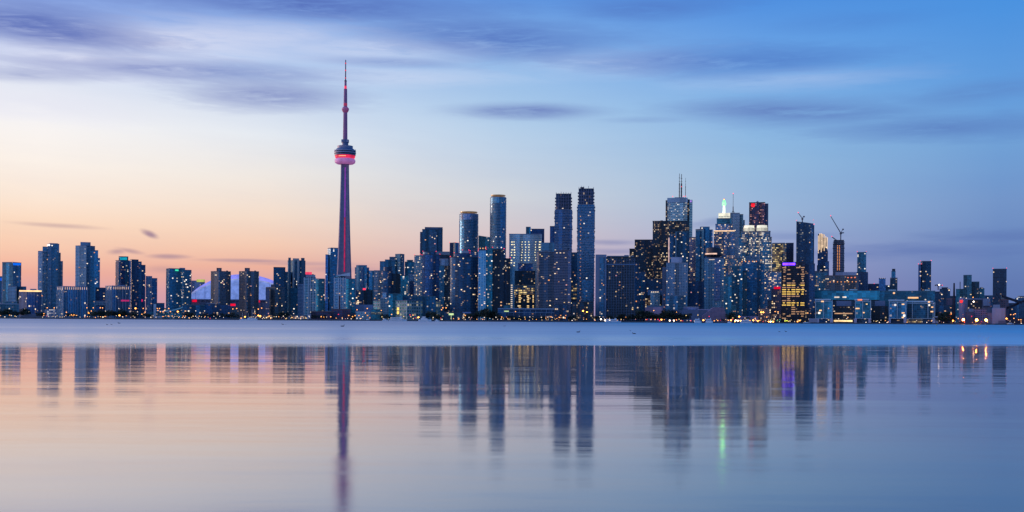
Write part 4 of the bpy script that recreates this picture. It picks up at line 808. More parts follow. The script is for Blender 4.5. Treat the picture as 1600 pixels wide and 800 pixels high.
# twin crown tower
B = building('office_tower', 'broad stepped office tower with two white lit drum crowns', 2500,
    [V(1153.5, 1205, 371, dep=40, nw=10), V(1157, 1203, 361.5, 'setback', off=4, dep=36, s='office', o=dict(lit=.45))], 'office', 'the twin-crowned tower', 12, over=dict(lit=.52, row=.6, wall=(.12, .14, .19), lits=((1, .62, .3), (1, .85, .55))), wcol=('yellow', 'white', 'warm'))
rt, pc, k, Y = B; z = lambda y: zat(1180, y, Y) - GZ
for px in (1169.5, 1190):
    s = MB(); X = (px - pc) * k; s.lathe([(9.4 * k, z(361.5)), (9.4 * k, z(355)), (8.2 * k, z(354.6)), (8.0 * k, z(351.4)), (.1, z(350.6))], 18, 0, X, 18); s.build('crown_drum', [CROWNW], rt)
    s = MB()
    for i in range(12):
        a = math.radians(-165 + i * 13.6); s.box(X + 9.5 * k * math.cos(a) - .45, X + 9.5 * k * math.cos(a) + .45, 18 + 9.5 * k * math.sin(a) - .5, 18 + 9.5 * k * math.sin(a), z(361), z(355.4))
    s.build('drum_openings', [simple('drum_gap', (.08, .09, .12), .6)], rt)
# front residential cluster below
building('residential_tower', 'teal glass tower with a pink roof lamp just east of the restaurant-drum hotel', 2120, [V(1131, 1143, 432, s='teal'), V(1134, 1138, 425, 'penthouse', off=5, s='navy')], 'teal', 'the pink-lamp teal tower', 7, wcol=('warm', 'yellow'))
B = building('residential_tower', 'wide teal tower with stepped low roofline near the beacon tower foot', 2160, [V(1142.5, 1160, 416, s='teal'), V(1158, 1167, 424, 'wing', off=6, s='black', o=dict(lit=.05, row=0))], 'teal', 'the stepped teal tower', 9, over=dict(wall=(.04, .15, .21), glass=(.02, .11, .17)), wcol=('yellow', 'warm'))
B = building('residential_tower', 'teal residential tower with sloped blue roof and orange terrace lamps', 2200, [V(1158, 1187, 408, s='teal', slope=0), V(1165, 1186, 399, 'roof_lantern', off=8, s='blue', o=dict(lit=.01, wall=(.25, .32, .5)), slope=-3), V(1185, 1194, 412, 'wing', off=8, s='navy')], 'teal', 'the orange-terraced tower', 16, over=dict(wall=(.04, .13, .2), glass=(.02, .09, .15)), wcol=('yellow', 'warm', 'white'))
strip_lamps(B, 'terrace_lamp', 1156, 1184, 408.4, 5, EM['orange'], 2.2, 1.8, -1)
building('office_tower', 'office block glowing gold on every floor beside the twin-crowned tower', 2480, [V(1205.5, 1228, 381, nw=0, o=dict(es=1.3)), V(1206, 1226, 379, 'roof_plant', off=6, s='plain')], 'gold', None, 0)
building('office_tower', 'narrow dark blue slab at the shoulder of the gold-lit office block', 2520, [V(1227.5, 1239.5, 380)], 'navy', None, 3, over=dict(lit=.02))
B = building('office_block', 'low brick block with a red street sign below the gold-lit office block', 2250, [V(1205, 1221, 452, s='brick', o=dict(lit=.35)), V(1199, 1206, 470, 'wing', off=-4, s='brick', nw=3)], 'brick', 'the low brick block', 4, wcol=('warm', 'yellow'))
sign(B, 'sign', 1209, 1219, 448, 451.5, simple('sign_red', (.5, .01, .03)), -2)
# purple topped tower with its own windows
B = building('office_tower', 'black office tower with purple roof sign and yellow lit window bands', 2090,
    [V(1220.5, 1258, 410, dep=34, nw=0, o=dict(lit=.04, row=0, wall=(.02, .02, .04), glass=(.015, .02, .04))), V(1257.5, 1273, 412.5, 'wing', off=6, s='navy', o=dict(lit=.03), nw=3)], 'black', 'the purple-signed tower', 0)
rt, pc, k, Y = B; rp = random.Random(3)
sign(B, 'roof_sign', 1222.5, 1242, 410.6, 414.2, EM['purple'], -.8)
probs = [.3, .6, .6, .6, .65, .7, .45, .5, .8, .7, .8, .9, .95, .7, .6, .6, .95, 1, 0.05, .25, .5, .7, .6, .6]
n = 0
for fl, pr in enumerate(probs):
    y = 418 + fl * 3.45
    for bay in range(5):
        if rp.random() > pr: continue
        w = 1.0 if rp.random() < .6 else rp.uniform(.35, .7)
        bright = pr > .75
        pane(rt, 'window', simple('amber_bright', (.5, .4, .1), emit=(1, .62, .12), es=1.5) if bright else simple('amber_dim', (.5, .35, .2), emit=(1, .52, .24), es=.62), ((1225 + bay * 7.2 + rp.uniform(-1, 1) * (1 - w) - pc) * k, -.15, zat(1240, y, Y) - GZ), 0, 6.0 * k * w, 1.9)
s = MB()
for i in range(31): q = (1220.5 + i * 1.25 - pc) * k; s.box(q - .22, q + .22, -.7, -.1, 0, zat(pc, 416, Y) - GZ)
s.build('mullions', [STEEL], rt)

# -- east side
B = building('residential_tower', 'dark tower with a slanting roof and a small crane on top', 2420, [V(1243.5, 1270, 345.5, slope=4), V(1270, 1271.5, 352, 'fin', off=1, dep=26, s='plain')], 'teal', None, 12, over=dict(wall=(.03, .08, .14), glass=(.02, .07, .13), lit=.10, lits=((.15, .35, .5), (.9, .8, .5)), es=.5), red=True, wcol=('yellow', 'warm'))
B = building('residential_tower', 'tower whose upper facade is striped with golden lit fins', 2480, [V(1277, 1293, 392, nw=3, s='navy'), V(1277.5, 1286, 366, 'upper_block', off=2, s='navy'), V(1285, 1292, 372, 'setback', off=4, s='navy'), V(1289, 1295, 409, 'wing', off=-4, s='blue', nw=2)], 'navy', None, 3)
rt, pc, k, Y = B; gm = simple('sunset_glow_fin', (.55, .42, .3), .5, emit=(1, .68, .40), es=.85)  # emission stands in for sunset reflected on these fins, no lamps here
for px, y0, y1 in ((1277.3, 368, 393), (1279.6, 364.5, 390), (1281.9, 364.5, 394), (1284.2, 365.5, 388), (1286.6, 366.5, 392), (1288.9, 369, 386), (1291.2, 371, 389)):
    sign(B, 'sunset_glow_fin', px, px + 1.4, y0, y1, gm, -.3)
def crane_parts(root, X, y, zb, zj, tips, mat):
    s = MB(); s.box(X - .9, X + .9, y - .9, y + .9, zb, zj); s.build('mast', [mat], root)
    for (tx, tz, r) in tips:
        s = MB(); s.tube((X, y, zj), (tx, y, tz), r, 0, 4); s.tube((X, y, zj + 2.0), (tx, y, tz + .6), r * .55, 0, 4)
        for i in range(10):
            t0, t1 = i / 10, (i + 1) / 10; s.tube((X + (tx - X) * t0, y, zj + (tz - zj) * t0), (X + (tx - X) * t1, y, zj + 1 + (tz - zj) * t1), .18, 0, 3)
        s.build('jib', [mat], root)
def crane(label, Y, px, yb, yj, tips, cab=True, col=None):
    pc = px; X0 = xat(px, Y); zb = zat(px, yb, Y); root = empty('tower_crane', (X0, Y + 12, zb)); tag(root, label, 'crane', 'cranes over the building sites')
    k = Y / F; Z = lambda y: zat(px, y, Y) - zb
    mat = simple('crane_steel' if not col else 'crane_red', col or (.10, .09, .12), .5, .3)
    crane_parts(root, 0, 0, -1, Z(yj), [((tx - px) * k, Z(ty), r) for tx, ty, r in tips], mat)
    if cab: s = MB(); s.box(-1.8, 1.8, -2, 2, Z(yj) - 2, Z(yj) + 1.5); s.build('cab', [mat], root)
    s = MB(); t = tips[0]; s.ball(((t[0] - px) * k, 0, Z(t[1]) + 1), 1.1, 0, 6); s.build('beacon', [EM['red']], root)
    s = MB(); t = tips[-1]; s.box((t[0] - px) * k - 1.5, (t[0] - px) * k + 1.5, -1.2, 1.2, Z(t[1]) - 2.5, Z(t[1]) + .5); s.build('counterweight', [mat], root)
crane('small luffing crane on the slant-roofed dark tower', 2420, 1255, 348, 341, [(1248.5, 332, .55), (1257.5, 337, .5)])
B = building('construction_tower', 'unfinished concrete tower with an orange lit hoist shaft', 2430, [V(1301, 1318.5, 382, bal=1.0, rag=True, bc=(.16, .14, .22), o=dict(lit=.01)), V(1302, 1318, 375.5, 'open_floors', off=2, bot=383, s='black', bal=2.5, bc=(.12, .12, .2), nw=0, o=dict(lit=0))], 'black', None, 0, over=dict(wall=(.12, .11, .17)))
for i in range(17):
    for q in (1308.2, 1311.2): strip_lamps(B, 'hoist_light', q - .8, q + .8, 384 + i * 2.35, 1, EM['orange'], 1.5, 1.5, -1.6)
crane('large luffing crane with long raised jib on the unfinished concrete tower', 2430, 1315.5, 376, 364, [(1299.5, 337, .8), (1320.5, 363, 1.2), (1319, 357, .5)])
crane('short stub crane at the west edge of the unfinished concrete tower', 2430, 1307, 377, 374, [(1301.5, 369.5, .9), (1309, 374.5, .5)], cab=False)
B = building('residential_tower', 'slim pale glass tower with red roof corners over a dark base', 2460, [V(1339, 1353, 394.5, s='teal', nw=3, red=True, o=dict(wall=(.12, .24, .34), glass=(.05, .15, .24))), V(1338, 1355.5, 426, 'base_block', off=-6, s='navy', fins=4, fc=(.1, .16, .28), fm='navy', nw=1)], 'teal', None, 3)
B = building('warehouse', 'brick warehouse washed by orange lamps behind the long glass building', 2350, [V(1289, 1341, 431, 'hall', s='brick', nw=0, dep=30), V(1305, 1338, 425, 'roof_block', off=8, dep=15, s='plain', o=dict(wall=(.4, .36, .48))), V(1270, 1292, 425, 'hall', off=6, s='office', nw=3, o=dict(lit=.2))], 'brick', None, 0)
strip_lamps(B, 'wall_lamp', 1294, 1340, 440.5, 8, EM['orange'], 1.8, 2.0, -1); strip_lamps(B, 'wall_lamp', 1322, 1338, 434, 3, simple('lamp_red_orange', (.5, .2, .1), emit=(1, .22, .1), es=1.2), 3, 1.8, -1)
strip_lamps(B, 'roof_lamp', 1279, 1293, 421.5, 2, EM['white'], 4, 1.2, 5)
building('low_block', 'small pale block with lit rooftop lamps east of the golden-finned tower', 2450, [V(1262, 1283, 424), V(1276, 1289, 415, 'wing', off=6, s='navy')], 'blue', None, 3)
B = building('glass_hall', 'very long teal glass building above the framed glass cubes', 2110,
    [V(1265, 1375, 454, 'hall', s='teal', dep=22, nw=0, bot=None or 468, o=dict(lit=.0, bay=8, mull=.03, slab=.1, fh=4.5, wall=(.10, .28, .36), glass=(.05, .22, .32))), V(1268, 1372, 468, 'hall', s='navy', dep=20, off=4, nw=14, o=dict(lit=.05)), V(1375, 1459, 455.5, 'hall', s='teal', dep=22, off=2, nw=6, o=dict(lit=.03, wall=(.03, .12, .18), glass=(.02, .10, .15))),
     V(1285, 1295, 451.5, 'skylight', off=8, dep=6, s='plain', o=dict(wall=(.6, .7, .8))), V(1327, 1339, 451.5, 'skylight', off=8, dep=6, s='plain', o=dict(wall=(.6, .7, .8))), V(1388, 1400, 452.5, 'skylight', off=8, dep=6, s='plain', o=dict(wall=(.6, .7, .8))), V(1444, 1452, 453, 'skylight', off=8, dep=6, s='plain', o=dict(wall=(.6, .7, .8)))], 'teal', 'the long teal glass building', 0, wcol=('yellow', 'warm', 'white'))
rt, pc, k, Y = B
for x0, x1, y, m in ((1303, 1311, 464, 'white'), (1316, 1322, 464, 'white'), (1395, 1398, 458, 'orange'), (1418, 1434, 465.5, 'orange'), (1360, 1367, 483, 'white')):
    sign(B, 'window', x0, x1, y - 1, y + (1 if m == 'white' else 1.4), EM[m] if m == 'white' else simple('amber_mid', (.5, .4, .2), emit=(1, .5, .2), es=1.4), -.5)
FR = simple('frame_pale', (.42, .56, .68), .4); PL = simple('plinth_lilac', (.46, .44, .62), .7)
cubes = [(1273, 1301, 467, 'glass cube with pale frame at the western end of the row', [(1283, 1287, 471), (1280, 1284, 485)]), (1335, 1361, 467, 'glass cube with pale frame and red-orange sign, second from the west', [(1337, 1343, 482), (1348.5, 1351, 488.5)]),
         (1388, 1416, 468, 'glass cube with white frame and three stacked lit bays, third from the west', [(1409, 1413, 475.5), (1409, 1413.5, 489), (1409, 1412.5, 496)]), (1416, 1461, 470, 'widest dark glass cube with a sloping top rail at the eastern end', [(1450, 1453, 472), (1455, 1458, 480), (1454, 1458, 487)])]
for x0, x1, yt, lab, lits in cubes:
    wide = x1 - x0 > 40
    B = building('glass_pavilion', lab, 2045, [V(x0 + 2, x1 - 1, yt + 3, 'hall', s='teal', dep=18, nw=3, bot=497, o=dict(lit=.03, fh=4, bay=4, slab=.1, mull=.06, wall=(.08, .2, .3), glass=(.02, .08, .13) if wide else (.05, .20, .30))), V(x0 + 5, x1 - 3, 497, 'ground_floor', s='navy', dep=14, off=2, nw=2, o=dict(lit=.05))], 'teal', {1273: 'the first glass cube', 1335: 'the second glass cube', 1388: 'the third glass cube'}.get(x0, 'the widest glass cube'), 3, cat='pavilion', wcol=('yellow', 'warm'))
    rt, pc, k, Y = B; s = MB(); z = lambda y: zat((x0 + x1) / 2, y, Y) - GZ; X = lambda q: (q - pc) * k
    for q in ([x0 + 1.4, x1 - .6, (x0 + x1) / 2] if not wide else [x0 + .5, x0 + 9.5, x0 + 34, x1 - 3, x1 - .5]): s.box(X(q) - .55, X(q) + .55, -1.6, -.4, z(498), z(yt + 2 if q != (x0 + x1) / 2 else yt + 4))
    s.box(X(x0), X(x1 - 3), -1.2, 10, z(yt + 2.2), z(yt)); s.box(X(x0 + 1), X(x1 - .3), -1.8, 0, z(yt + 4.4), z(yt + 3.6)); s.box(X(x0 + 1), X(x1 - .3), -1.8, 0, z(498), z(497.2)); s.build('frame', [FR], rt)
    for q0, q1 in ((x0 - .5, x0 + 4), (x1 - 4, x1 + .5)):
        s = MB(); s.box(X(q0), X(q1), -2.6, 9, 0, z(497.8)); s.build('plinth', [PL], rt)
    for a, c, y in lits: sign(B, 'window', a, c, y - .9, y + .9, simple('amber_mid', (.5, .4, .2), emit=(1, .5, .2), es=1.4), -1.9)
    if x0 == 1335: sign(B, 'sign', 1340, 1347, 467.4, 469.6, simple('lamp_red_orange', (.5, .2, .1)), -2)
for x0, x1, lab, sh in ((1302, 1334, 'dark two-storey quay hall with a golden lit ground floor between glass cubes', 'the golden-floored hall'), (1362, 1387, 'dark quay hall with pale rooftop shed between the second and third cubes', 'the pale-shed hall')):
    B = building('quay_hall', lab, 2070, [V(x0, x1, 479, 'hall', s='black', nw=5, dep=16, o=dict(lit=.2 if x0 < 1310 else .05, row=.5)), V(x0 + 5, x1 - 4, 470, 'roof_shed', off=6, dep=9, s='plain', o=dict(wall=(.2, .22, .36)))], 'black', sh, 5, wcol=('yellow', 'white', 'warm'))
    if x0 < 1310: sign(B, 'shopfront', 1303, 1332, 500.2, 502.6, simple('shopfront_gold', (.6, .45, .2), emit=(1, .66, .28), es=1.6), -2); sign(B, 'lit_storey', 1304, 1332, 489, 490.6, simple('amber_dim', (.5, .35, .2)), -1)
B = building('shopfront', 'golden lit glass shopfront under the widest glass cube', 2036, [V(1417, 1441, 499.5, 'hall', s='gold', nw=0, dep=6, o=dict(lit=.9, es=1.6)), V(1416, 1442, 498.6, 'canopy', off=-2, dep=3, bot=499.3, s='plain', o=dict(wall=(.3, .25, .2)))], 'gold', 'the golden shopfront', 0, cat='shop')
building('kiosk', 'small bright yellow kiosk at the corner of the widest glass cube', 2035, [V(1458.2, 1461, 498.5, 'hall', s='gold', dep=4, nw=0, o=dict(lit=.95, es=1.6)), V(1461.5, 1466, 494, 'wall', s='plain', dep=5, nw=0, o=dict(wall=(.5, .46, .62)))], 'gold', None, 0, cat='kiosk')
building('residential_tower', 'solitary dark tower above the east end of the long teal glass building', 2380, [V(1438, 1454.5, 408.5, c=1441), V(1434.5, 1439, 413.5, 'wing', off=4, nw=1)], 'navy', None, 11, over=dict(wall=(.05, .10, .18), lit=.03), red=True, wcol=('warm', 'orange', 'yellow'))
B = building('residential_tower', 'small square tower with white roof lamps behind the long teal glass building', 2500, [V(1373, 1383.5, 435)], 'blue', None, 4, over=dict(lit=.02)); strip_lamps(B, 'roof_lamp', 1374, 1383, 434.6, 3, EM['white'], 1, 1)
building('residential_tower', 'small telescoping tower with a narrow upper shaft', 2520, [V(1390.5, 1402, 434.5), V(1392.5, 1399, 424, 'upper_shaft', off=5, s='teal', nw=0), V(1393.5, 1398.5, 420.5, 'cap', off=7, s='black', o=dict(lit=0)), V(1383, 1391, 446, 'wing', off=4, nw=0)], 'blue', None, 3, over=dict(lit=.02, wall=(.07, .13, .2)))
crane('tiny distant red crane just behind the slim pale glass tower', 2900, 1361, 455, 446, [(1368, 443.5, .5), (1357, 448, .8)], cab=False, col=(.35, .05, .06))
crane('grey hammerhead crane over the small dotted block in the east', 2700, 1468.5, 452, 445.5, [(1475, 446, .7), (1464.5, 445, .9)], cab=True)
building('residential_tower', 'low dark block dotted with yellow windows under the hammerhead crane', 2400, [V(1468, 1484.5, 452, o=dict(lit=.06)), V(1471, 1481, 449.5, 'penthouse', off=6), V(1460, 1469, 456, 'wing', off=5, nw=2)], 'navy', None, 10, wcol=('yellow', 'warm'))
building('residential_tower', 'pair of joined dark towers with three lamps on the taller roof', 2500, [V(1505, 1518, 430, nw=3), V(1517.5, 1530, 440.5, 'wing', off=4, nw=4), V(1529, 1538, 451, 'wing', off=8, nw=1), V(1531, 1536, 449.5, 'penthouse', off=12)], 'teal', None, 3, over=dict(wall=(.05, .11, .17), glass=(.03, .09, .14)), wcol=('white', 'yellow'))
building('office_block', 'low teal block with a thin spire east of the black chimney', 2550, [V(1493.5, 1505.5, 452), V(1499.3, 1500.6, 440, 'spire', off=6, dep=2, s='plain', o=dict(wall=(.1, .15, .2)))], 'teal', None, 1)
building('office_tower', 'dark flat-topped slab standing alone near the eastern conveyor bridges', 2450, [V(1551, 1572.5, 420.5, dep=26)], 'navy', None, 4, over=dict(wall=(.04, .09, .15), glass=(.02, .06, .11), lit=.015), red=True, wcol=('warm', 'pinkw'))
B = building('apartment_block', 'distant round-shouldered block with roof lamps at the eastern picture edge', 2500, [V(1586, 1612, 466, nw=2), V(1590, 1606, 463, 'roof_plant', k='oct', off=5, dep=12)], 'blue', None, 2)
strip_lamps(B, 'roof_lamp', 1589, 1598, 464.6, 3, EM['white'], 1.4, 1.2, 2)

# -- eastern works yard
def lathe_thing(name, label, cat, px, Y, rows, mat, n=20):
    X0 = xat(px, Y); root = empty(name, (X0, Y, GZ)); tag(root, label, cat); k = Y / F
    s = MB(); s.lathe([(r * k, zat(px, y, Y) - GZ) for y, r in rows], n); s.build('shell', [mat], root, smooth=True); return root, px, k, Y
CHIM = simple('chimney_black', (.012, .012, .03), .8)
lathe_thing('chimney', 'tall black tapering industrial chimney', 'chimney', 1490.6, 2040, [(504, 2.3), (470, 1.7), (442.5, 1.1), (442, .3)], CHIM)
lathe_thing('chimney', 'slim dark brick chimney stack in front of the canopy-roofed balcony tower', 'chimney', 530.5, 2060, [(500, 1.3), (463, 1.0), (462, .9), (461.8, .2)], simple('chimney_brick', (.06, .03, .05), .8))
lathe_thing('silo', 'pale lilac cylindrical silo with a red lamp', 'silo', 1502.5, 2060, [(503, 4.2), (466.5, 4.2), (465.5, 3.6), (464.8, .3)], simple('silo_lilac', (.30, .28, .42), .7))
s = MB(); p = wp(1502, 471, 2048); s.ball((0, 0, 0), 3.0, 0, 10); tag(s.build('warning_lamp', [simple('warn_red', (.5, .02, .02), emit=(1, .03, .03), es=1.1)], loc=p), 'round red warning lamp on the pale lilac silo', 'lamp')
building('works_building', 'lilac grey works building with a flat roof and shaft of warm lamps', 2090, [V(1507, 1548, 466, 'hall', s='plain', dep=20, nw=0, o=dict(wall=(.17, .17, .27))), V(1512, 1534, 469, 'open_bay', off=-2, dep=3, s='black', bot=486, nw=8, o=dict(lit=.08, row=0)), V(1536, 1547, 467, 'hopper_house', off=-5, dep=6, s='plain', bot=478, o=dict(wall=(.2, .22, .33)))], 'black', 'the lilac works building', 6, wcol=('yellow', 'white', 'warm'))
building('works_building', 'low lilac shed row beneath the works building', 2050, [V(1499, 1522, 487, 'hall', s='plain', dep=14, o=dict(wall=(.15, .13, .22))), V(1513, 1521, 482, 'upper_shed', off=4, dep=8, s='plain', o=dict(wall=(.22, .24, .36))), V(1521, 1542, 483, 'hall', off=4, dep=12, s='brick', o=dict(wall=(.2, .14, .22), lit=.03), nw=1), V(1536, 1551, 489, 'wing', off=6, dep=10, s='plain', o=dict(wall=(.18, .15, .25)), nw=0)], 'brick', 'the low lilac sheds', 0)
building('warehouse', 'plain pale lilac windowless block with a smaller box on its roof', 2035, [V(1550, 1571, 481, 'hall', s='plain', dep=20, o=dict(wall=(.30, .29, .42))), V(1551.5, 1562.5, 476, 'roof_box', off=4, dep=10, s='plain', o=dict(wall=(.34, .35, .5))), V(1560, 1572, 501, 'base', off=-3, dep=3, s='plain', o=dict(wall=(.15, .15, .25)))], 'plain', 'the pale windowless block', 0)
building('warehouse', 'dark brick tower house behind the pale windowless block', 2075, [V(1561, 1576, 468, 'hall', s='brick', dep=16, o=dict(wall=(.13, .08, .13), lit=0), nw=0), V(1564, 1569, 462, 'hoist_house', off=4, dep=6, s='brick', o=dict(lit=0))], 'brick', 'the dark brick tower house', 0)
def gantry():
    Y = 2055; px = 1585; X0 = xat(px, Y); root = empty('conveyor_gantry', (X0, Y, GZ)); tag(root, 'dark sloping conveyor bridges crossing at the eastern end', 'conveyor'); k = Y / F
    Z = lambda x, y: ((x - px) * k, 0, zat(x, y, Y) - GZ); dm = simple('gantry_dark', (.02, .02, .04), .7)
    for nm, a, c, yo in (('conveyor', (1566, 463), (1608, 477), 0), ('conveyor', (1576, 481), (1610, 467), 6)):
        s = MB(); A, C_ = Vector(Z(*a)), Vector(Z(*c)); h = 2.2
        s.face([(A.x, yo - 2, A.z - h), (C_.x, yo - 2, C_.z - h), (C_.x, yo - 2, C_.z + h), (A.x, yo - 2, A.z + h)]); s.face([(A.x, yo + 2, A.z + h), (C_.x, yo + 2, C_.z + h), (C_.x, yo + 2, C_.z - h), (A.x, yo + 2, A.z - h)])
        s.face([(A.x, yo - 2, A.z + h), (C_.x, yo - 2, C_.z + h), (C_.x, yo + 2, C_.z + h), (A.x, yo + 2, A.z + h)]); s.face([(A.x, yo + 2, A.z - h), (C_.x, yo + 2, C_.z - h), (C_.x, yo - 2, C_.z - h), (A.x, yo - 2, A.z - h)]); s.build(nm, [dm], root)
    for x, y in ((1578, 478), (1588, 474), (1597, 470)):
        s = MB(); q = Z(x, y); s.tube((q[0] - 2, 2, 0), (q[0], 2, q[2]), .5); s.tube((q[0] + 4, 2, 0), (q[0] + 1, 2, q[2]), .5); s.build('trestle', [dm], root)
    s = MB(); q = Z(1556, 458); r = Z(1566, 472); s.tube((q[0], 0, q[2]), (r[0], 0, r[2]), .7, 0, 5); s.build('loading_arm', [dm], root)
gantry()
building('quay_shed', 'dark quay shed at the eastern picture edge beneath the conveyors', 2040, [V(1578, 1625, 497, 'hall', s='plain', dep=18, o=dict(wall=(.05, .03, .06))), V(1592, 1625, 473, 'hall', off=12, dep=10, s='navy', nw=0, o=dict(lit=0))], 'navy', 'the dark eastern shed', 0)
building('low_block', 'dark lit shop block at the foot of the black chimney', 2070, [V(1461, 1487, 477, 'hall', nw=8, o=dict(lit=.03)), V(1479, 1488, 467, 'wing', off=6, s='brick', nw=1, o=dict(lit=0, wall=(.14, .08, .14)))], 'navy', 'the dark shop block', 6, wcol=('yellow', 'warm'))

# -- quayside row, west to east
building('car_park', 'small three-deck car park with rows of white lamps', 2060, [V(70, 87.5, 483, 'deck', s='white', dep=14, nw=0, o=dict(fh=3.2, bay=3.6, lit=.95, es=1.1, mull=.35, slab=.4, lits=((1, .8, .62), (1, .92, .8))))], 'white', 'the white-lamped car park', 0, cat='car park')
b_ = MB(); px = 49; X0 = xat(px, 2022); rt = empty('boathouse', (X0, 2022, GZ)); tag(rt, 'low boathouse with a curved blue roof on the western quay', 'boathouse')
prof = [(-22, 0), (-18, 3.2), (-10, 6), (0, 7), (10, 6.2), (20, 3.5), (26, 0)]
for (xa, za), (xb, zb) in zip(prof, prof[1:]): b_.face([(xa, 0, za), (xb, 0, zb), (xb, 14, zb), (xa, 14, za)]); b_.face([(xa, 0, 0), (xb, 0, 0), (xb, 0, zb), (xa, 0, za)])
b_.build('curved_roof', [simple('boathouse_blue', (.06, .12, .22), .4)], rt)
building('community_hall', 'dark glass hall with evenly spaced entrance lamps below the dome edge', 2070, [V(286, 320, 477, 'hall', s='teal', o=dict(lit=.06, wall=(.03, .08, .12), glass=(.02, .07, .11))), V(318, 362, 476, 'wing', off=4, s='navy', o=dict(lit=.07)), V(322, 336, 474, 'roof_plant', off=10, s='plain')], 'teal', 'the dark entrance hall', 7, wcol=('yellow', 'warm'))
B = building('restaurant', 'small red-glowing restaurant beside the middle brown slab', 2075, [V(360, 374, 481, 'hall', s='brick', nw=3)], 'brick', 'the red-glowing restaurant', 3, wcol=('orange', 'white'))
sign(B, 'roof_sign', 360, 368, 474.5, 478, simple('sign_red', (.5, .01, .03)))
building('quay_shed', 'low tented quay restaurant row glowing with warm lamps', 2045, [V(398, 426, 493, 'hall', s='brick', dep=12, o=dict(lit=.4)), V(448, 488, 493, 'wing', s='pale', dep=12, o=dict(lit=.5, wall=(.25, .24, .34)), nw=8), V(480, 486, 490.5, 'awning', off=-2, dep=4, s='plain', o=dict(wall=(.5, .5, .62)))], 'brick', 'the warm restaurant row', 8, wcol=('warm', 'orange', 'yellow'))
building('quay_shed', 'dark red brick sheds at the foot of the needle tower', 2050, [V(486, 522, 487, 'hall', s='brick', o=dict(lit=.01, wall=(.10, .05, .09)), dep=16, nw=2), V(518, 548, 483.5, 'wing', off=6, s='brick', o=dict(lit=0, wall=(.14, .06, .10)), nw=0), V(509, 517, 491, 'porch', off=-4, dep=4, s='plain', o=dict(wall=(.22, .1, .18))), V(508, 517, 485.5, 'roof_light', off=4, dep=8, s='plain', o=dict(wall=(.1, .26, .4))), V(546, 556, 489, 'wing', off=3, s='plain', dep=14, o=dict(wall=(.04, .05, .1)))], 'brick', 'the dark red sheds', 1)
building('warehouse', 'plain slate-blue warehouse above a white lit band', 2090, [V(556, 583, 476, 'hall', s='plain', dep=18, o=dict(wall=(.17, .22, .38)))], 'plain', 'the slate-blue warehouse', 0)
B = building('quay_shed', 'low white-fronted quay pavilion below the slate-blue warehouse', 2050, [V(556, 578.5, 487, 'hall', s='pale', dep=10, nw=3, o=dict(wall=(.5, .52, .66), lit=.05))], 'pale', 'the white-fronted pavilion', 3, wcol=('warm', 'orange'))
B = building('restaurant', 'green-roofed lit restaurant pavilion at the west end of the quayside terminal', 2045, [V(580, 598, 484, 'hall', s='teal', dep=12, nw=0, o=dict(lit=.02)), V(580, 598, 488, 'lit_storey', off=-1.5, dep=3, s='gold', nw=0, bot=490.5, o=dict(lit=.9, es=1.2, lits=((.9, .9, .4), (1, .9, .6))))], 'teal', 'the green-roofed restaurant', 0)
B = building('quay_terminal', 'long stone terminal block with big gridded windows and teal glass upper storeys', 2080,
    [V(582, 690, 470, 'hall', c=636, nw=0, s='grid', asp=1.0, o=dict(fh=6.2, bay=6.2, mull=.3, slab=.38, wall=(.50, .46, .48), glass=(.08, .22, .26), lit=.32, es=.8, lits=((.5, .75, .5), (1, .75, .4)))),
     V(607, 629, 459, 'upper_storeys', off=22, s='teal', dep=20, nw=2), V(628, 681, 462.5, 'upper_storeys', off=30, s='teal', dep=20, fins=6, fm='tealfin', fc=(.05, .16, .22), nw=3, o=dict(wall=(.03, .12, .17), glass=(.02, .08, .13), lit=.02)), V(594, 608, 465, 'roof_block', off=26, s='pale', nw=2), V(597, 603, 457, 'roof_tower', off=34, s='pale', dep=8, nw=0)], 'grid', 'the quayside terminal', 0, wcol=('yellow', 'warm'))
rt, pc, k, Y = B
for i in range(4): strip_lamps(B, 'window', 620 + (i % 2) * 5.6, 623.5 + (i % 2) * 5.6, 482.5 + (i // 2) * 6, 1, simple('amber_bright', (.5, .4, .1)), 3.8, 5.5, 14)
building('quay_shed', 'low dark quay building with a bright lime sign', 2050, [V(694, 728, 488, 'hall', s='navy', dep=12, nw=6, o=dict(lit=.06)), V(723, 736, 487.5, 'canopy', off=-3, bot=489.5, dep=6, s='plain', o=dict(wall=(.25, .28, .5)))], 'navy', 'the dark quay building', 6, wcol=('white', 'warm', 'yellow'))
s = MB(); s.box(-4.6, 4.6, -.4, .4, 0, 3.4); s.box(-.3, .3, -.1, .3, -10, 0); tag(s.build('lit_sign', [simple('lime_sign', (.4, .5, .2), emit=(.72, .95, .42), es=1.0)], loc=(xat(705, 2030), 2030, zat(705, 492.4, 2030))), 'bright lime green sign board on the quay', 'sign')
B = building('quay_hall', 'long low glass hall with slanting white posts', 2040, [V(778, 866, 482, 'hall', s='navy', dep=14, nw=14, o=dict(lit=.08, fh=5, bay=6)), V(787, 797, 478, 'roof_box', off=4, dep=6, s='teal', nw=0)], 'navy', 'the slant-posted glass hall', 12, wcol=('warm', 'white', 'orange', 'yellow'))
rt, pc, k, Y = B; s = MB(); z = lambda y: zat(820, y, Y) - GZ
s.box((778 - pc) * k, (866 - pc) * k, -2.4, -1, z(483.4), z(481.8)); s.box((778 - pc) * k, (866 - pc) * k, -2.0, -1.2, z(488.8), z(488.2))
for i in range(11): q = (779 + i * 8.4 - pc) * k; s.tube((q, -1.8, z(482)), (q - 2.4, -1.8, z(493)), .35, 0, 4)
s.build('slanted_posts', [simple('post_blue', (.22, .34, .5), .5)], rt)
sign(B, 'sign', 788, 795, 485.6, 487, simple('lime_sign', (.4, .5, .2)), -2.6)
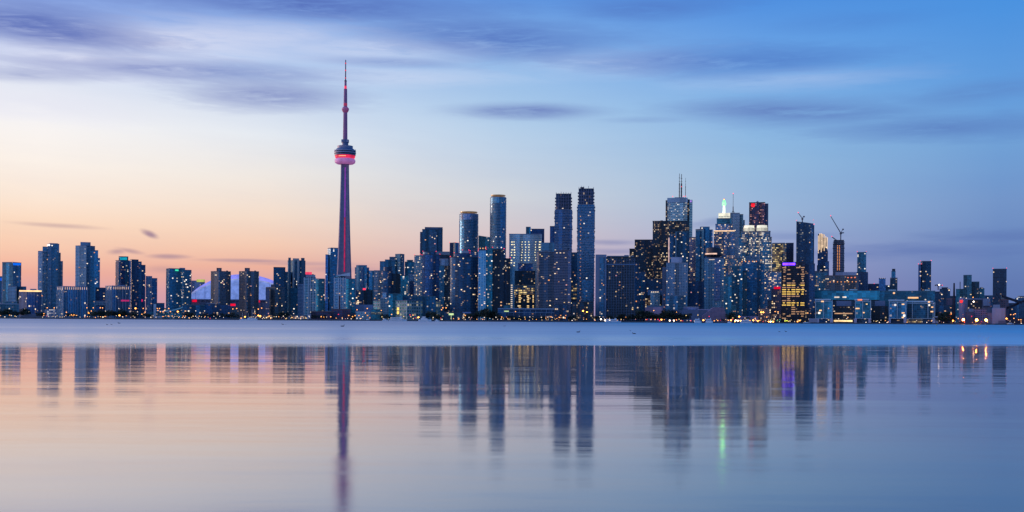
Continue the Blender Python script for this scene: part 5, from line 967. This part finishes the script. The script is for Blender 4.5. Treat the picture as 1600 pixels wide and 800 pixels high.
building('apartment_block', 'balconied lower block attached in front of the wide brown slab', 2060, [V(867, 888, 476, 'hall', bal=1.0, bc=(.14, .2, .34), nw=8, s='navy', o=dict(lit=.1, fh=4))], 'navy', 'the balconied lower block', 8, wcol=('warm', 'orange'))
B = building('quay_hall', 'site building with yellow lit windows at the foot of the taller unfinished tower', 2060, [V(893, 926, 472, 'hall', s='black', nw=10, o=dict(lit=.15, row=0))], 'black', 'the yellow-lit site building', 10, wcol=('yellow', 'orange', 'white', 'orange'))
B = building('office_block', 'small white gridded office block with four bright roof lamps', 2200, [V(1016, 1031, 456, s='white', nw=3, o=dict(bay=3, mull=.4)), V(1008, 1017, 462, 'wing', off=4, s='black', o=dict(lit=.45)), V(1030, 1041, 462, 'wing', off=4, s='black', o=dict(lit=.35)), V(1012, 1040, 453, 'screen_wall', off=12, dep=3, s='plain', o=dict(wall=(.22, .3, .45)))], 'white', 'the white office block with roof lamps', 3)
strip_lamps(B, 'roof_lamp', 1016.5, 1029.5, 456.2, 4, EM['white'], 2.2, 2.0, -1)
building('warehouse', 'pinkish plain shed with a single lamp west of the light grey hotel', 2080, [V(1008, 1036, 480, 'hall', s='plain', dep=14, o=dict(wall=(.36, .22, .34))), V(1010, 1037, 477.5, 'roof', off=3, dep=12, s='plain', o=dict(wall=(.1, .16, .26)))], 'plain', 'the pinkish shed', 0)
building('hotel_podium', 'low terraced podium running between the two grey hotels', 2100, [V(1040, 1105, 484, 'hall', s='plain', dep=12, o=dict(wall=(.16, .18, .3))), V(1068, 1092, 480, 'terrace', off=6, dep=10, s='pale', o=dict(wall=(.28, .26, .42), lit=0)), V(1090, 1117, 483, 'terrace', off=2, dep=10, s='plain', o=dict(wall=(.30, .24, .38)))], 'plain', 'the terraced podium', 0)
def wedge():
    Y = 2085; px = 1118; X0 = xat(px, Y); root = empty('concrete_hall', (X0, Y, GZ)); tag(root, 'purplish concrete hall with sloping wedge roof under the drum-topped hotel', 'hall'); k = Y / F
    Z = lambda y: zat(px, y, Y) - GZ; pts = [(1103, 490), (1115, 480.5), (1131, 480), (1137, 498), (1137, 503), (1098, 503), (1098, 494)]
    P = [((x - px) * k, max(Z(y), 0)) for x, y in pts]; s = MB()
    s.face([(x, 0, z) for x, z in reversed(P)]); s.face([(x, 18, z) for x, z in P])
    for i in range(len(P)): a, c = P[i], P[(i + 1) % len(P)]; s.face([(a[0], 0, a[1]), (c[0], 0, c[1]), (c[0], 18, c[1]), (a[0], 18, a[1])])
    s.build('walls', [simple('concrete_purple', (.25, .19, .29), .85, noise=.12)], root); BLD.append((1100, 1137, Y, 'the wedge-roofed hall'))
wedge()
building('restaurant', 'crowded lit waterfront restaurant block below the orange-terraced tower', 2060, [V(1185, 1204, 483, 'hall', s='brick', nw=8, o=dict(lit=.3)), V(1150, 1186, 494, 'wing', s='plain', off=2, dep=12, nw=4, o=dict(wall=(.22, .18, .3))), V(1142, 1150, 477, 'wing', off=4, s='teal', nw=5)], 'brick', 'the crowded restaurant block', 8, wcol=('orange', 'yellow', 'orange', 'warm'))
building('quay_wall_block', 'pale lilac wall block between the purple-signed tower and the first glass cube', 2038, [V(1264, 1280, 497.5, 'hall', s='plain', dep=8, o=dict(wall=(.46, .42, .6)))], 'plain', None, 0, cat='wall')
building('low_block', 'low dark lit annex hugging the east foot of the purple-signed tower', 2070, [V(1258, 1266, 483, 'hall', s='black', nw=5, o=dict(lit=.3))], 'black', None, 5, wcol=('yellow', 'orange'))
# background streets seen through gaps
for x0, x1, t, Y, st, lab in ((245, 262, 482, 2700, 'navy', 'far low block glimpsed in the gap west of the teal tower'), (98, 118, 470, 2700, 'blue', 'far low block in the gap between the two tall western towers'),
                              (489, 512, 470, 2500, 'teal', 'low teal block between the balcony towers'), (570, 600, 462, 2560, 'blue', 'low blue block behind the slate-blue warehouse'), (1074, 1102, 440, 2350, 'navy', 'dark lit mid-rise between the two grey hotels'),
                              (1131, 1160, 404, 2420, 'office', 'lit office shoulder below the beacon tower'), (1190, 1222, 425, 2430, 'office', 'lit office block at the foot of the twin-crowned tower'), (1000, 1046, 436, 2400, 'navy', 'dark office base between the wide block and the light grey hotel'),
                              (1268, 1300, 436, 2500, 'navy', 'dark low block under the golden-finned tower'), (1336, 1376, 444, 2600, 'navy', 'far dark block under the slim pale glass tower'), (1456, 1500, 463, 2600, 'navy', 'far low dark block behind the black chimney'),
                              (1534, 1556, 462, 2650, 'blue', 'far low blue block west of the flat-topped slab'), (1570, 1600, 474, 2700, 'navy', 'far low block behind the conveyor bridges'), (700, 720, 425, 2350, 'navy', 'dark mid-rise between the gold-faced and broad curved towers'), (640, 660, 440, 2420, 'navy', 'dark low block behind the terminal upper storeys')):
    building('city_block', lab, Y, [V(x0, x1, t)], st, None, 5, wcol=('warm', 'yellow', 'pinkw'))

# ------------------------------------------------------------------ trees
LEAF = [simple('leaf_dark', (.018, .035, .03), .8, noise=.3), simple('leaf_mid', (.03, .055, .035), .8, noise=.3)]
BARK = simple('bark', (.035, .028, .03), .9)
def tree_protos():
    out = []
    for sd in range(6):
        r = random.Random(40 + sd); b = MB(); clumps = []
        for i in range(13 + sd): a = r.uniform(0, math.tau); q = r.uniform(0, .36) ** .8; clumps.append((q * math.cos(a), q * math.sin(a), r.uniform(.38, .88), r.uniform(.10, .2)))
        for cx, cy, cz, cr in clumps:
            mi = r.randrange(2)
            for _ in range(46):
                d = Vector((r.gauss(0, 1), r.gauss(0, 1), r.gauss(0, .8))).normalized() * cr * r.uniform(.5, 1.12); p = Vector((cx, cy, cz)) + d
                u = Vector((r.gauss(0, 1), r.gauss(0, 1), r.gauss(0, 1))).normalized(); w = u.orthogonal().normalized(); sz = r.uniform(.022, .045)
                b.face([p - u * sz, p + w * sz, p + u * sz, p - w * sz * .8], mi)
        t = MB(); t.tube((0, 0, 0), (0, 0, .45), .035, 0, 6, .022)
        for cx, cy, cz, cr in clumps[:7]: t.tube((0, 0, .34), (cx * .8, cy * .8, cz * .95), .016, 0, 4, .006)
        out.append((b.mesh('crown', LEAF), t.mesh('trunk', [BARK])))
    return out
TP = tree_protos(); tree_spec = []
def trees(x0, x1, n, h0, h1, Y=2022):
    n = int(n * 1.4 + .5); h0 *= 1.15; h1 *= 1.3
    r = random.Random(int(x0 * 7 + n))
    for i in range(n): tree_spec.append((x0 + (x1 - x0) * (i + .5) / n + r.uniform(-1.2, 1.2), Y + r.uniform(-6, 12), r.uniform(h0, h1)))
trees(-4, 28, 6, 9, 13); trees(32, 46, 3, 10, 14); trees(56, 70, 3, 7, 10); trees(104, 120, 3, 5, 8); trees(140, 168, 6, 8, 13); trees(168, 200, 6, 10, 14); trees(200, 214, 3, 8, 12); trees(222, 236, 3, 7, 9)
trees(290, 305, 3, 9, 12, 2034); trees(306, 350, 5, 6, 9); trees(350, 372, 4, 7, 10, 2032); trees(430, 452, 4, 9, 12, 2034); trees(486, 512, 4, 6, 9); trees(546, 556, 2, 7, 9); trees(596, 612, 3, 6, 9, 2034); trees(668, 690, 4, 9, 13)
trees(728, 748, 4, 8, 12); trees(748, 764, 4, 15, 19); trees(764, 780, 4, 11, 15); trees(780, 866, 10, 5, 8); trees(888, 900, 3, 7, 10); trees(925, 940, 2, 7, 10); trees(946, 1000, 8, 8, 13, 2040); trees(998, 1055, 12, 12, 18, 2034); trees(1055, 1078, 5, 11, 16, 2040)
trees(1138, 1150, 3, 12, 17, 2034); trees(1163, 1172, 2, 7, 10); trees(1466, 1482, 5, 12, 19, 2034); trees(1118, 1135, 3, 4, 7); trees(1362, 1386, 4, 4, 7)

LAMPS = []   # (x, y, colour, radius)
for t in """8 495 w;18 493 w;24 494 y;69 490 o;74 481 o;85 481 o;104 488 o;112 492 o;116 492 o;136 481 o;146 481 o;157 481 o;160.5 481 o;139 489 O;143 486 o;165 486 w;186 482 w;187 493 O;192 495 w;202 482 o;212 482 O;224 482 o;227 488 o;222 491 o;
246 482 o;249.5 482 o;247 485 o;251 487 o;255 487 o;257 485.5 o;264 482 o;266.5 487 o;278 487 O;236 496 w;289 496 w;302 494 w;306 494 w;306 486 w;320 486 w;364 483 o;370 482 o;377 497 o;383 495 O;404 483 o;409 481.5 o;404 493 O;407 494 O;412 496 w;421 494 o;432 495 w;443 494 w;447 498 y;459 490 w;
456 496 y;470 498 w;478 497 y;483 494 w;502 495 o;517 495 o;529 491.5 r;545 493 o;551 495 o;555 493 o;561 493 o;567 495 w;558 484 o;574 482 o;535 498 w;540 498 p;549 498 w;558 498 w;563 498 w;571 489 o;596 485 o;597 495 y;612 491.5 o;631 494.5 y;641 492 r;645.5 492.5 o;654 496 O;642 495 y;646 498 y;692 481 o;697 481 o;690 484 o;
677 496 w;691 499 w;717 498.5 o;727 493 o;733 496 w;737 496 p;757 496 w;762 478 y;775 496 w;784 495.5 o;783 499 w;791.5 495.5 p;805.5 487 o;820 495.5 y;828 495.5 w;846 496 w;856 495.5 w;861 495 o;863 496 w;874 496 o;883 497 o;894 501 w;911 486 O;917 487.5 O;929 499 y;937 495 w;939 499 W;945.5 500.5 W;952.5 500.5 W;970.5 499 y;
993 499 p;1011 499.5 r;1017 499.5 w;1023.5 499.5 y;1028 499 r;1030.5 501 r;1033.5 499.5 O;1046.5 501 W;1053 501 W;1057 500 o;1061 499 y;1064 501 o;1057 487.5 o;1021.5 485.5 o;1072 493 y;1090.5 492.5 y;1079.5 501 r;1099 500.5 O;1116 501.5 o;1121.5 501 o;1108 494.5 r;1138 500.5 o;1142 500.5 O;1145 497 y;1144.5 499 r;1149.5 500.5 W;1153 501 W;1157 501 O;1155 495 O;
1162 500.5 o;1168 501 o;1170.5 501 y;1177 500.5 O;1182 501 o;1185.5 501 o;1164 497 w;1180 497.5 o;1189 497 w;1189 488 O;1192.5 488 O;1198 495.5 o;1204 504 W;1201 504.5 O;1208 503 O;1211.5 495 w;1211 487 o;1215.5 487.5 o;1226.5 501.5 Y;1229.5 501 Y;1206 501 g;1214 501 g;1218.5 500 g;1232 502 y;1247 500 w;1251 500 y;1467 445 W;
1486 490.5 o;1489 501 O;1497 498 o;1505 499.5 X;1525.8 500 X;1540.6 500 X;1518 494 r;1572.5 498 O;1575 500.5 p;1579 491.5 o;1583.5 491.5 o;1586 490.5 o;1584 497.5 o;1591.5 499.5 o;1595 499.5 o;1595.5 506 w;1509.5 466 w;1520 464.5 o;1543 465.5 w;1521 471.5 W;1517.5 475 w;1369 502 y;1374 504 w;1386 504 w;1448 504 w;1291 503 w;1353 504 w;1310 498.5 w;1323 498 w""".replace('\n', '').split(';'):
    x, y, c = t.split(); LAMPS.append((float(x), float(y), c))
LC = {'w': ('white', 1.0, 'white'), 'W': ('big_white', 1.5, 'bright white'), 'y': ('yellow', 1.0, 'yellow'), 'Y': ('lime', 1.2, 'lime yellow'), 'o': ('orange', 1.15, 'orange'), 'O': ('big_orange', 1.5, 'strong orange'), 'X': ('flare_orange', 1.9, 'dazzling orange'), 'r': ('red', 1.0, 'red'), 'g': ('green', .9, 'green'), 'p': ('pinkw', .9, 'pink-white')}
EM['big_white'] = simple('lamp_big_white', (.5, .5, .5), emit=(1, .80, .60), es=10, sample=True)
EM['lime'] = simple('lamp_lime', (.5, .5, .1), emit=(.8, .9, .06), es=3)
EM['big_orange'] = simple('lamp_big_orange', (.5, .3, .1), emit=(1, .32, .04), es=14, sample=True)
EM['flare_orange'] = simple('lamp_flare_orange', (.5, .3, .1), emit=(1, .17, .012), es=2600, sample=True)
EM['lamp_orange'] = simple('lamp_orange', (.5, .3, .1), emit=(1, .38, .09), es=3, sample=True)
EM['lamp_yellow'] = simple('lamp_yellow', (.5, .4, .2), emit=(1, .66, .22), es=1.8, sample=True)
EM['lamp_white'] = simple('lamp_white', (.5, .5, .5), emit=(1, .78, .58), es=1.8, sample=True)
def host(px, Yv=0):
    best = [q for q in BLD if q[0] - 4 <= px <= q[1] + 4]
    if not best: best = BLD
    near = [q for q in best if q[2] < 2300] or best
    return min(near, key=lambda q: (abs((q[0] + q[1]) / 2 - px) / max(q[1] - q[0], 1), q[2]))[3]
ORD = ['first', 'second', 'third', 'fourth', 'fifth', 'sixth', 'seventh', 'eighth', 'ninth', 'tenth', 'eleventh', 'twelfth', '13th', '14th', '15th', '16th', '17th', '18th', '19th', '20th', '21st', '22nd', '23rd', '24th', '25th']
def spread(items, kindf, phrase):         # items -> label for each, singled out by colour, host building and order along the quay
    from collections import defaultdict
    g = defaultdict(list)
    for i, it in enumerate(items): g[(kindf(it), host(it[0]))].append(i)
    lab = {}
    for (kd, hs), ids in g.items():
        ids.sort(key=lambda i: items[i][0])
        for n, i in enumerate(ids): lab[i] = phrase(kd, hs) if len(ids) == 1 else ORD[min(n, 24)] + ' from the west, ' + phrase(kd, hs)
    return lab
tl = spread(tree_spec, lambda t: 'tall' if t[2] > 14 else 'low' if t[2] < 8.5 else 'mid-sized', lambda kd, hs: '%s dark tree before %s' % (kd, hs))
for i, (px, Y, h) in enumerate(tree_spec):
    cm, tm = TP[i % 6]; root = empty('quay_tree', (xat(px, Y), Y, GZ), R.uniform(0, 6.28)); tag(root, tl[i], 'tree', 'dark trees along the quay')
    w = h * R.uniform(.9, 1.25)
    for nm, me in (('crown', cm), ('trunk', tm)):
        o = bpy.data.objects.new(nm, me); COL.objects.link(o); o.parent = root; o.scale = (w, w, h)
# small lights along the promenade
for x0, x1, n, cols in ((0, 30, 3, 'wo'), (64, 100, 9, 'wyor'), (100, 165, 13, 'ooyw'), (165, 240, 5, 'wo'), (252, 286, 12, 'yowo'), (286, 330, 14, 'woory'), (330, 352, 4, 'w'), (388, 426, 12, 'wowy'), (426, 488, 15, 'wyopy'), (500, 580, 8, 'wo'), (596, 690, 9, 'wyr'), (700, 780, 12, 'wyop'), (780, 870, 14, 'ooy'), (870, 940, 5, 'wo'), (938, 975, 10, 'wyop'), (1000, 1060, 6, 'rwo'), (1060, 1136, 10, 'owyr'), (1136, 1205, 20, 'oyOwr'), (1205, 1262, 9, 'ywO'), (1300, 1336, 6, 'yw'), (1362, 1390, 5, 'wo'), (1416, 1460, 4, 'wo'), (1462, 1500, 4, 'wo'), (1495, 1560, 7, 'ppwr'), (1572, 1600, 3, 'wo')):
    for i in range(n):
        x = x0 + (x1 - x0) * (i + R.random()) / n; LAMPS.append((x, 499.0 + (x - 800) * .0063 + R.uniform(-2.2, 1.2), R.choice(cols) + 's'))
ll = spread(LAMPS, lambda t: ('small ' if t[2].endswith('s') else 'tall ' if t[1] < HY + (t[0] - 800) * .0063 - 8 else '') + LC[t[2][0]][2], lambda kd, hs: '%s lamp before %s' % (kd, hs))
LM = {}
for i, (x, y, c) in enumerate(LAMPS):
    small = c.endswith('s'); nm, r, _ = LC[c[0]]; r = r * (.62 if small else .9); key = {'orange': 'lamp_orange', 'yellow': 'lamp_yellow', 'white': 'lamp_white'}.get(nm, nm)
    Y = 2008 + R.uniform(-3, 6) + (20 if y < 490 else 0)
    z = zat(x, y, Y); h = max(z - GZ, .9); hk = round(h * 2) / 2
    if (key, small, hk) not in LM:
        s = MB(); s.tube((0, 0, 0), (0, 0, hk), .14, 0, 5); s.tube((0, 0, hk), (0, -.9, hk + .3), .1, 0, 4); s.ball((0, -.9, hk + .1), r, 1, 8, .8); s.tube((0, 0, 0), (0, 0, .5), .35, 0, 6)
        if c[0] == 'X':      # unseen hood added to block the flare from the walls behind
            s.box(-2.2, 2.2, .9, 1.1, hk - 2.0, hk + 2.2); s.box(-2.2, 2.2, -1.2, .9, hk + 2.0, hk + 2.2); s.box(-2.2, -2.0, -1.2, .9, hk - 2.0, hk + 2.0); s.box(2.0, 2.2, -1.2, .9, hk - 2.0, hk + 2.0)
        LM[(key, small, hk)] = s.mesh('street_lamp', [STEEL, EM[key]])
    o = bpy.data.objects.new('street_lamp' if not small else 'quay_light', LM[(key, small, hk)]); COL.objects.link(o); o.location = (xat(x, Y), Y, GZ); tag(o, ll[i], 'lamp', 'lamps along the waterfront')

# ------------------------------------------------------------------ boats, birds
WB = simple('boat_white', (.8, .82, .88), .4); DB = simple('boat_dark', (.03, .05, .10), .4)
def boat(name, label, px, L, H, kind, Y=1992, dark=False):
    root = empty(name, (xat(px, Y), Y, 0)); tag(root, label, 'boat', 'boats moored at the far quay'); s = MB(); m = DB if dark else WB; w = L * .22
    st = [(-L / 2, w * .7, .0), (-L / 3, w, 0), (L / 4, w, .1), (L / 2, .1, .5)]; hh = H * .35
    for (xa, wa, ra), (xb, wb, rb) in zip(st, st[1:]):
        for sg in (-1, 1): s.face([(xa, sg * wa / 2 * .7, -.2), (xb, sg * wb / 2 * .7, -.2), (xb, sg * wb / 2, hh + rb), (xa, sg * wa / 2, hh + ra)])
        s.face([(xa, -wa / 2, hh + ra), (xb, -wb / 2, hh + rb), (xb, wb / 2, hh + rb), (xa, wa / 2, hh + ra)])
    s.face([(-L / 2, -w * .25, -.2), (-L / 2, w * .25, -.2), (-L / 2, w * .35, hh), (-L / 2, -w * .35, hh)]); s.build('hull', [m], root)
    if kind == 'ferry':
        s = MB(); s.box(-L * .44, L * .34, -w * .4, w * .4, hh, hh + 2.2); s.build('cabin', [WB], root)
        s = MB(); s.box(-L * .40, L * .22, -w * .34, w * .34, hh + 2.5, hh + 4.2); s.build('upper_deck', [WB], root)
        s = MB(); s.box(-L * .42, L * .32, -w * .41, -w * .4 - .02, hh + 1, hh + 1.6); s.build('window_band', [DB], root)
        s = MB(); s.box(L * .1, L * .2, -w * .2, w * .2, hh + 4.2, hh + 6); s.build('wheelhouse', [WB], root)
    elif kind == 'motor':
        s = MB(); s.prism([(-L * .3, -w * .3), (L * .2, -w * .3), (L * .2, w * .3), (-L * .3, w * .3)], hh, hh + H * .35, 0, 0, [hh + H * .35, hh + H * .2, hh + H * .2, hh + H * .35]); s.build('cabin', [WB], root)
        s = MB(); s.box(-L * .2, L * .05, -w * .2, w * .2, hh + H * .35, hh + H * .6); s.build('flybridge', [WB], root)
    elif kind == 'sail':
        s = MB(); s.tube((0, 0, hh), (0, 0, H * 2.6), .16, 0, 5); s.tube((0, 0, hh + 2), (-L * .42, 0, hh + 2), .12, 0, 4); s.build('mast', [WB], root)
        s = MB(); s.box(-L * .15, L * .15, -w * .2, w * .2, hh, hh + .9); s.build('cabin', [WB], root)
boat('ferry', 'long white two-deck ferry in front of the terminal windows', 622, 32, 7, 'ferry'); boat('motor_yacht', 'white motor yacht with raised bridge east of the long ferry', 664, 24, 9, 'motor')
boat('motor_yacht', 'small low motor boat just east of the white motor yacht', 683, 9, 4, 'motor'); boat('motor_yacht', 'small white launch west of the long ferry', 602, 12, 4.5, 'motor'); boat('ferry', 'squat white harbour boat with wheelhouse by the pinkish shed end', 1090.5, 13, 9, 'ferry')
boat('tug', 'small white tug with a red lamp above, below the wedge-roofed hall', 1108.5, 13, 9, 'ferry'); boat('ferry', 'low white sightseeing boat under the crowded restaurant lamps', 1166, 22, 5, 'ferry'); boat('motor_yacht', 'tiny white launch just west of the crowded restaurant lamps', 1140, 8, 4, 'motor')
for i, (x, d) in enumerate(((394, 'first sailing boat with a bare mast west of the short brown slab'), (397.5, 'second sailing boat with a bare mast west of the short brown slab'), (379, 'sailing boat with bare mast below the middle brown slab'), (388, 'low sailing boat between the single mast and the paired masts'))):
    boat('sailing_boat', d, x, 11, 7.5 if i < 2 else 5, 'sail')
boat('motor_yacht', 'broad white cabin cruiser moored before the middle brown slab', 391, 16, 5, 'motor', 1995); boat('barge', 'dark long barge under the white plinth of the first glass cube', 1262, 26, 3, 'motor', dark=True); boat('barge', 'low dark barge moored beside the dark eastern shed', 1580, 24, 4, 'motor', dark=True)
boat('motor_yacht', 'covered launch moored beneath the slate-blue warehouse', 575, 12, 4, 'motor', dark=True); boat('tour_boat', 'long low lit boat moored by the very wide dark block', 958, 30, 5, 'ferry')
DUCK = simple('duck_feather', (.04, .04, .05), .8); DUCKP = simple('duck_pale', (.5, .48, .5), .8)
def bird(label, px, py, L, pale=False, kind='duck'):
    u, v = uv(px, py); Y = -CAMH * F / v; root_loc = (u * Y / F, Y, 0); s = MB(); m = DUCKP if pale else DUCK
    n = 10; rings = []
    for i in range(n + 1):
        t = i / n; x = (t - .5) * L; r = L * .19 * math.sin(math.pi * min(max(t, .02), .98)) ** .6; rings.append([(x, r * math.cos(a), L * .10 + (t - .5) ** 2 * L * .14 * (1 if t < .5 else .3) + r * .75 * math.sin(a)) for a in [math.tau * j / 10 for j in range(10)]])
    for A_, B_ in zip(rings, rings[1:]):
        for j in range(10): q = (j + 1) % 10; s.face([A_[j], A_[q], B_[q], B_[j]])
    s.tube((L * .36, 0, L * .12), (L * .44, 0, L * .38), L * .07, 0, 7, L * .05); s.ball((L * .47, 0, L * .41), L * .085, 0, 8); s.tube((L * .53, 0, L * .41), (L * .66, 0, L * .38), L * .03, 0, 5, L * .01)
    o = s.build('water_bird', [m], loc=root_loc, smooth=True); o.rotation_euler = (0, 0, R.choice((0, math.pi)) + R.uniform(-.3, .3)); tag(o, label, 'bird', 'water birds on the open harbour')
bird('smallest dark water bird, western end of the trio below the western shore', 167.5, 507.6, .7); bird('small dark water bird, middle of the trio below the western shore', 174.3, 507.4, .7); bird('larger dark water bird leading the western trio', 186.3, 505.3, 1.25)
bird('dark water bird swimming below the notched-crown tower', 442, 507.2, 1.1); bird('tiny dark water bird trailing the one below the notched-crown tower', 446.6, 507.2, .4); bird('plump dark water bird below the needle tower', 535, 510.2, 1.35)
bird('pale-headed water bird below the half-black tower', 788, 509.8, 1.1, True); bird('low dark water bird below the taller unfinished tower', 903.3, 519.3, .8); bird('low dark water bird below the small white gridded office block', 991, 521.8, .7)
bird('tiny dark water bird below the teal jagged tower', 985, 517, .4); bird('small dark water bird below the gold-lit office block', 1218, 518.6, .5); bird('small dark water bird west of its neighbour under the gold-lit office block', 1228, 518.4, .6)
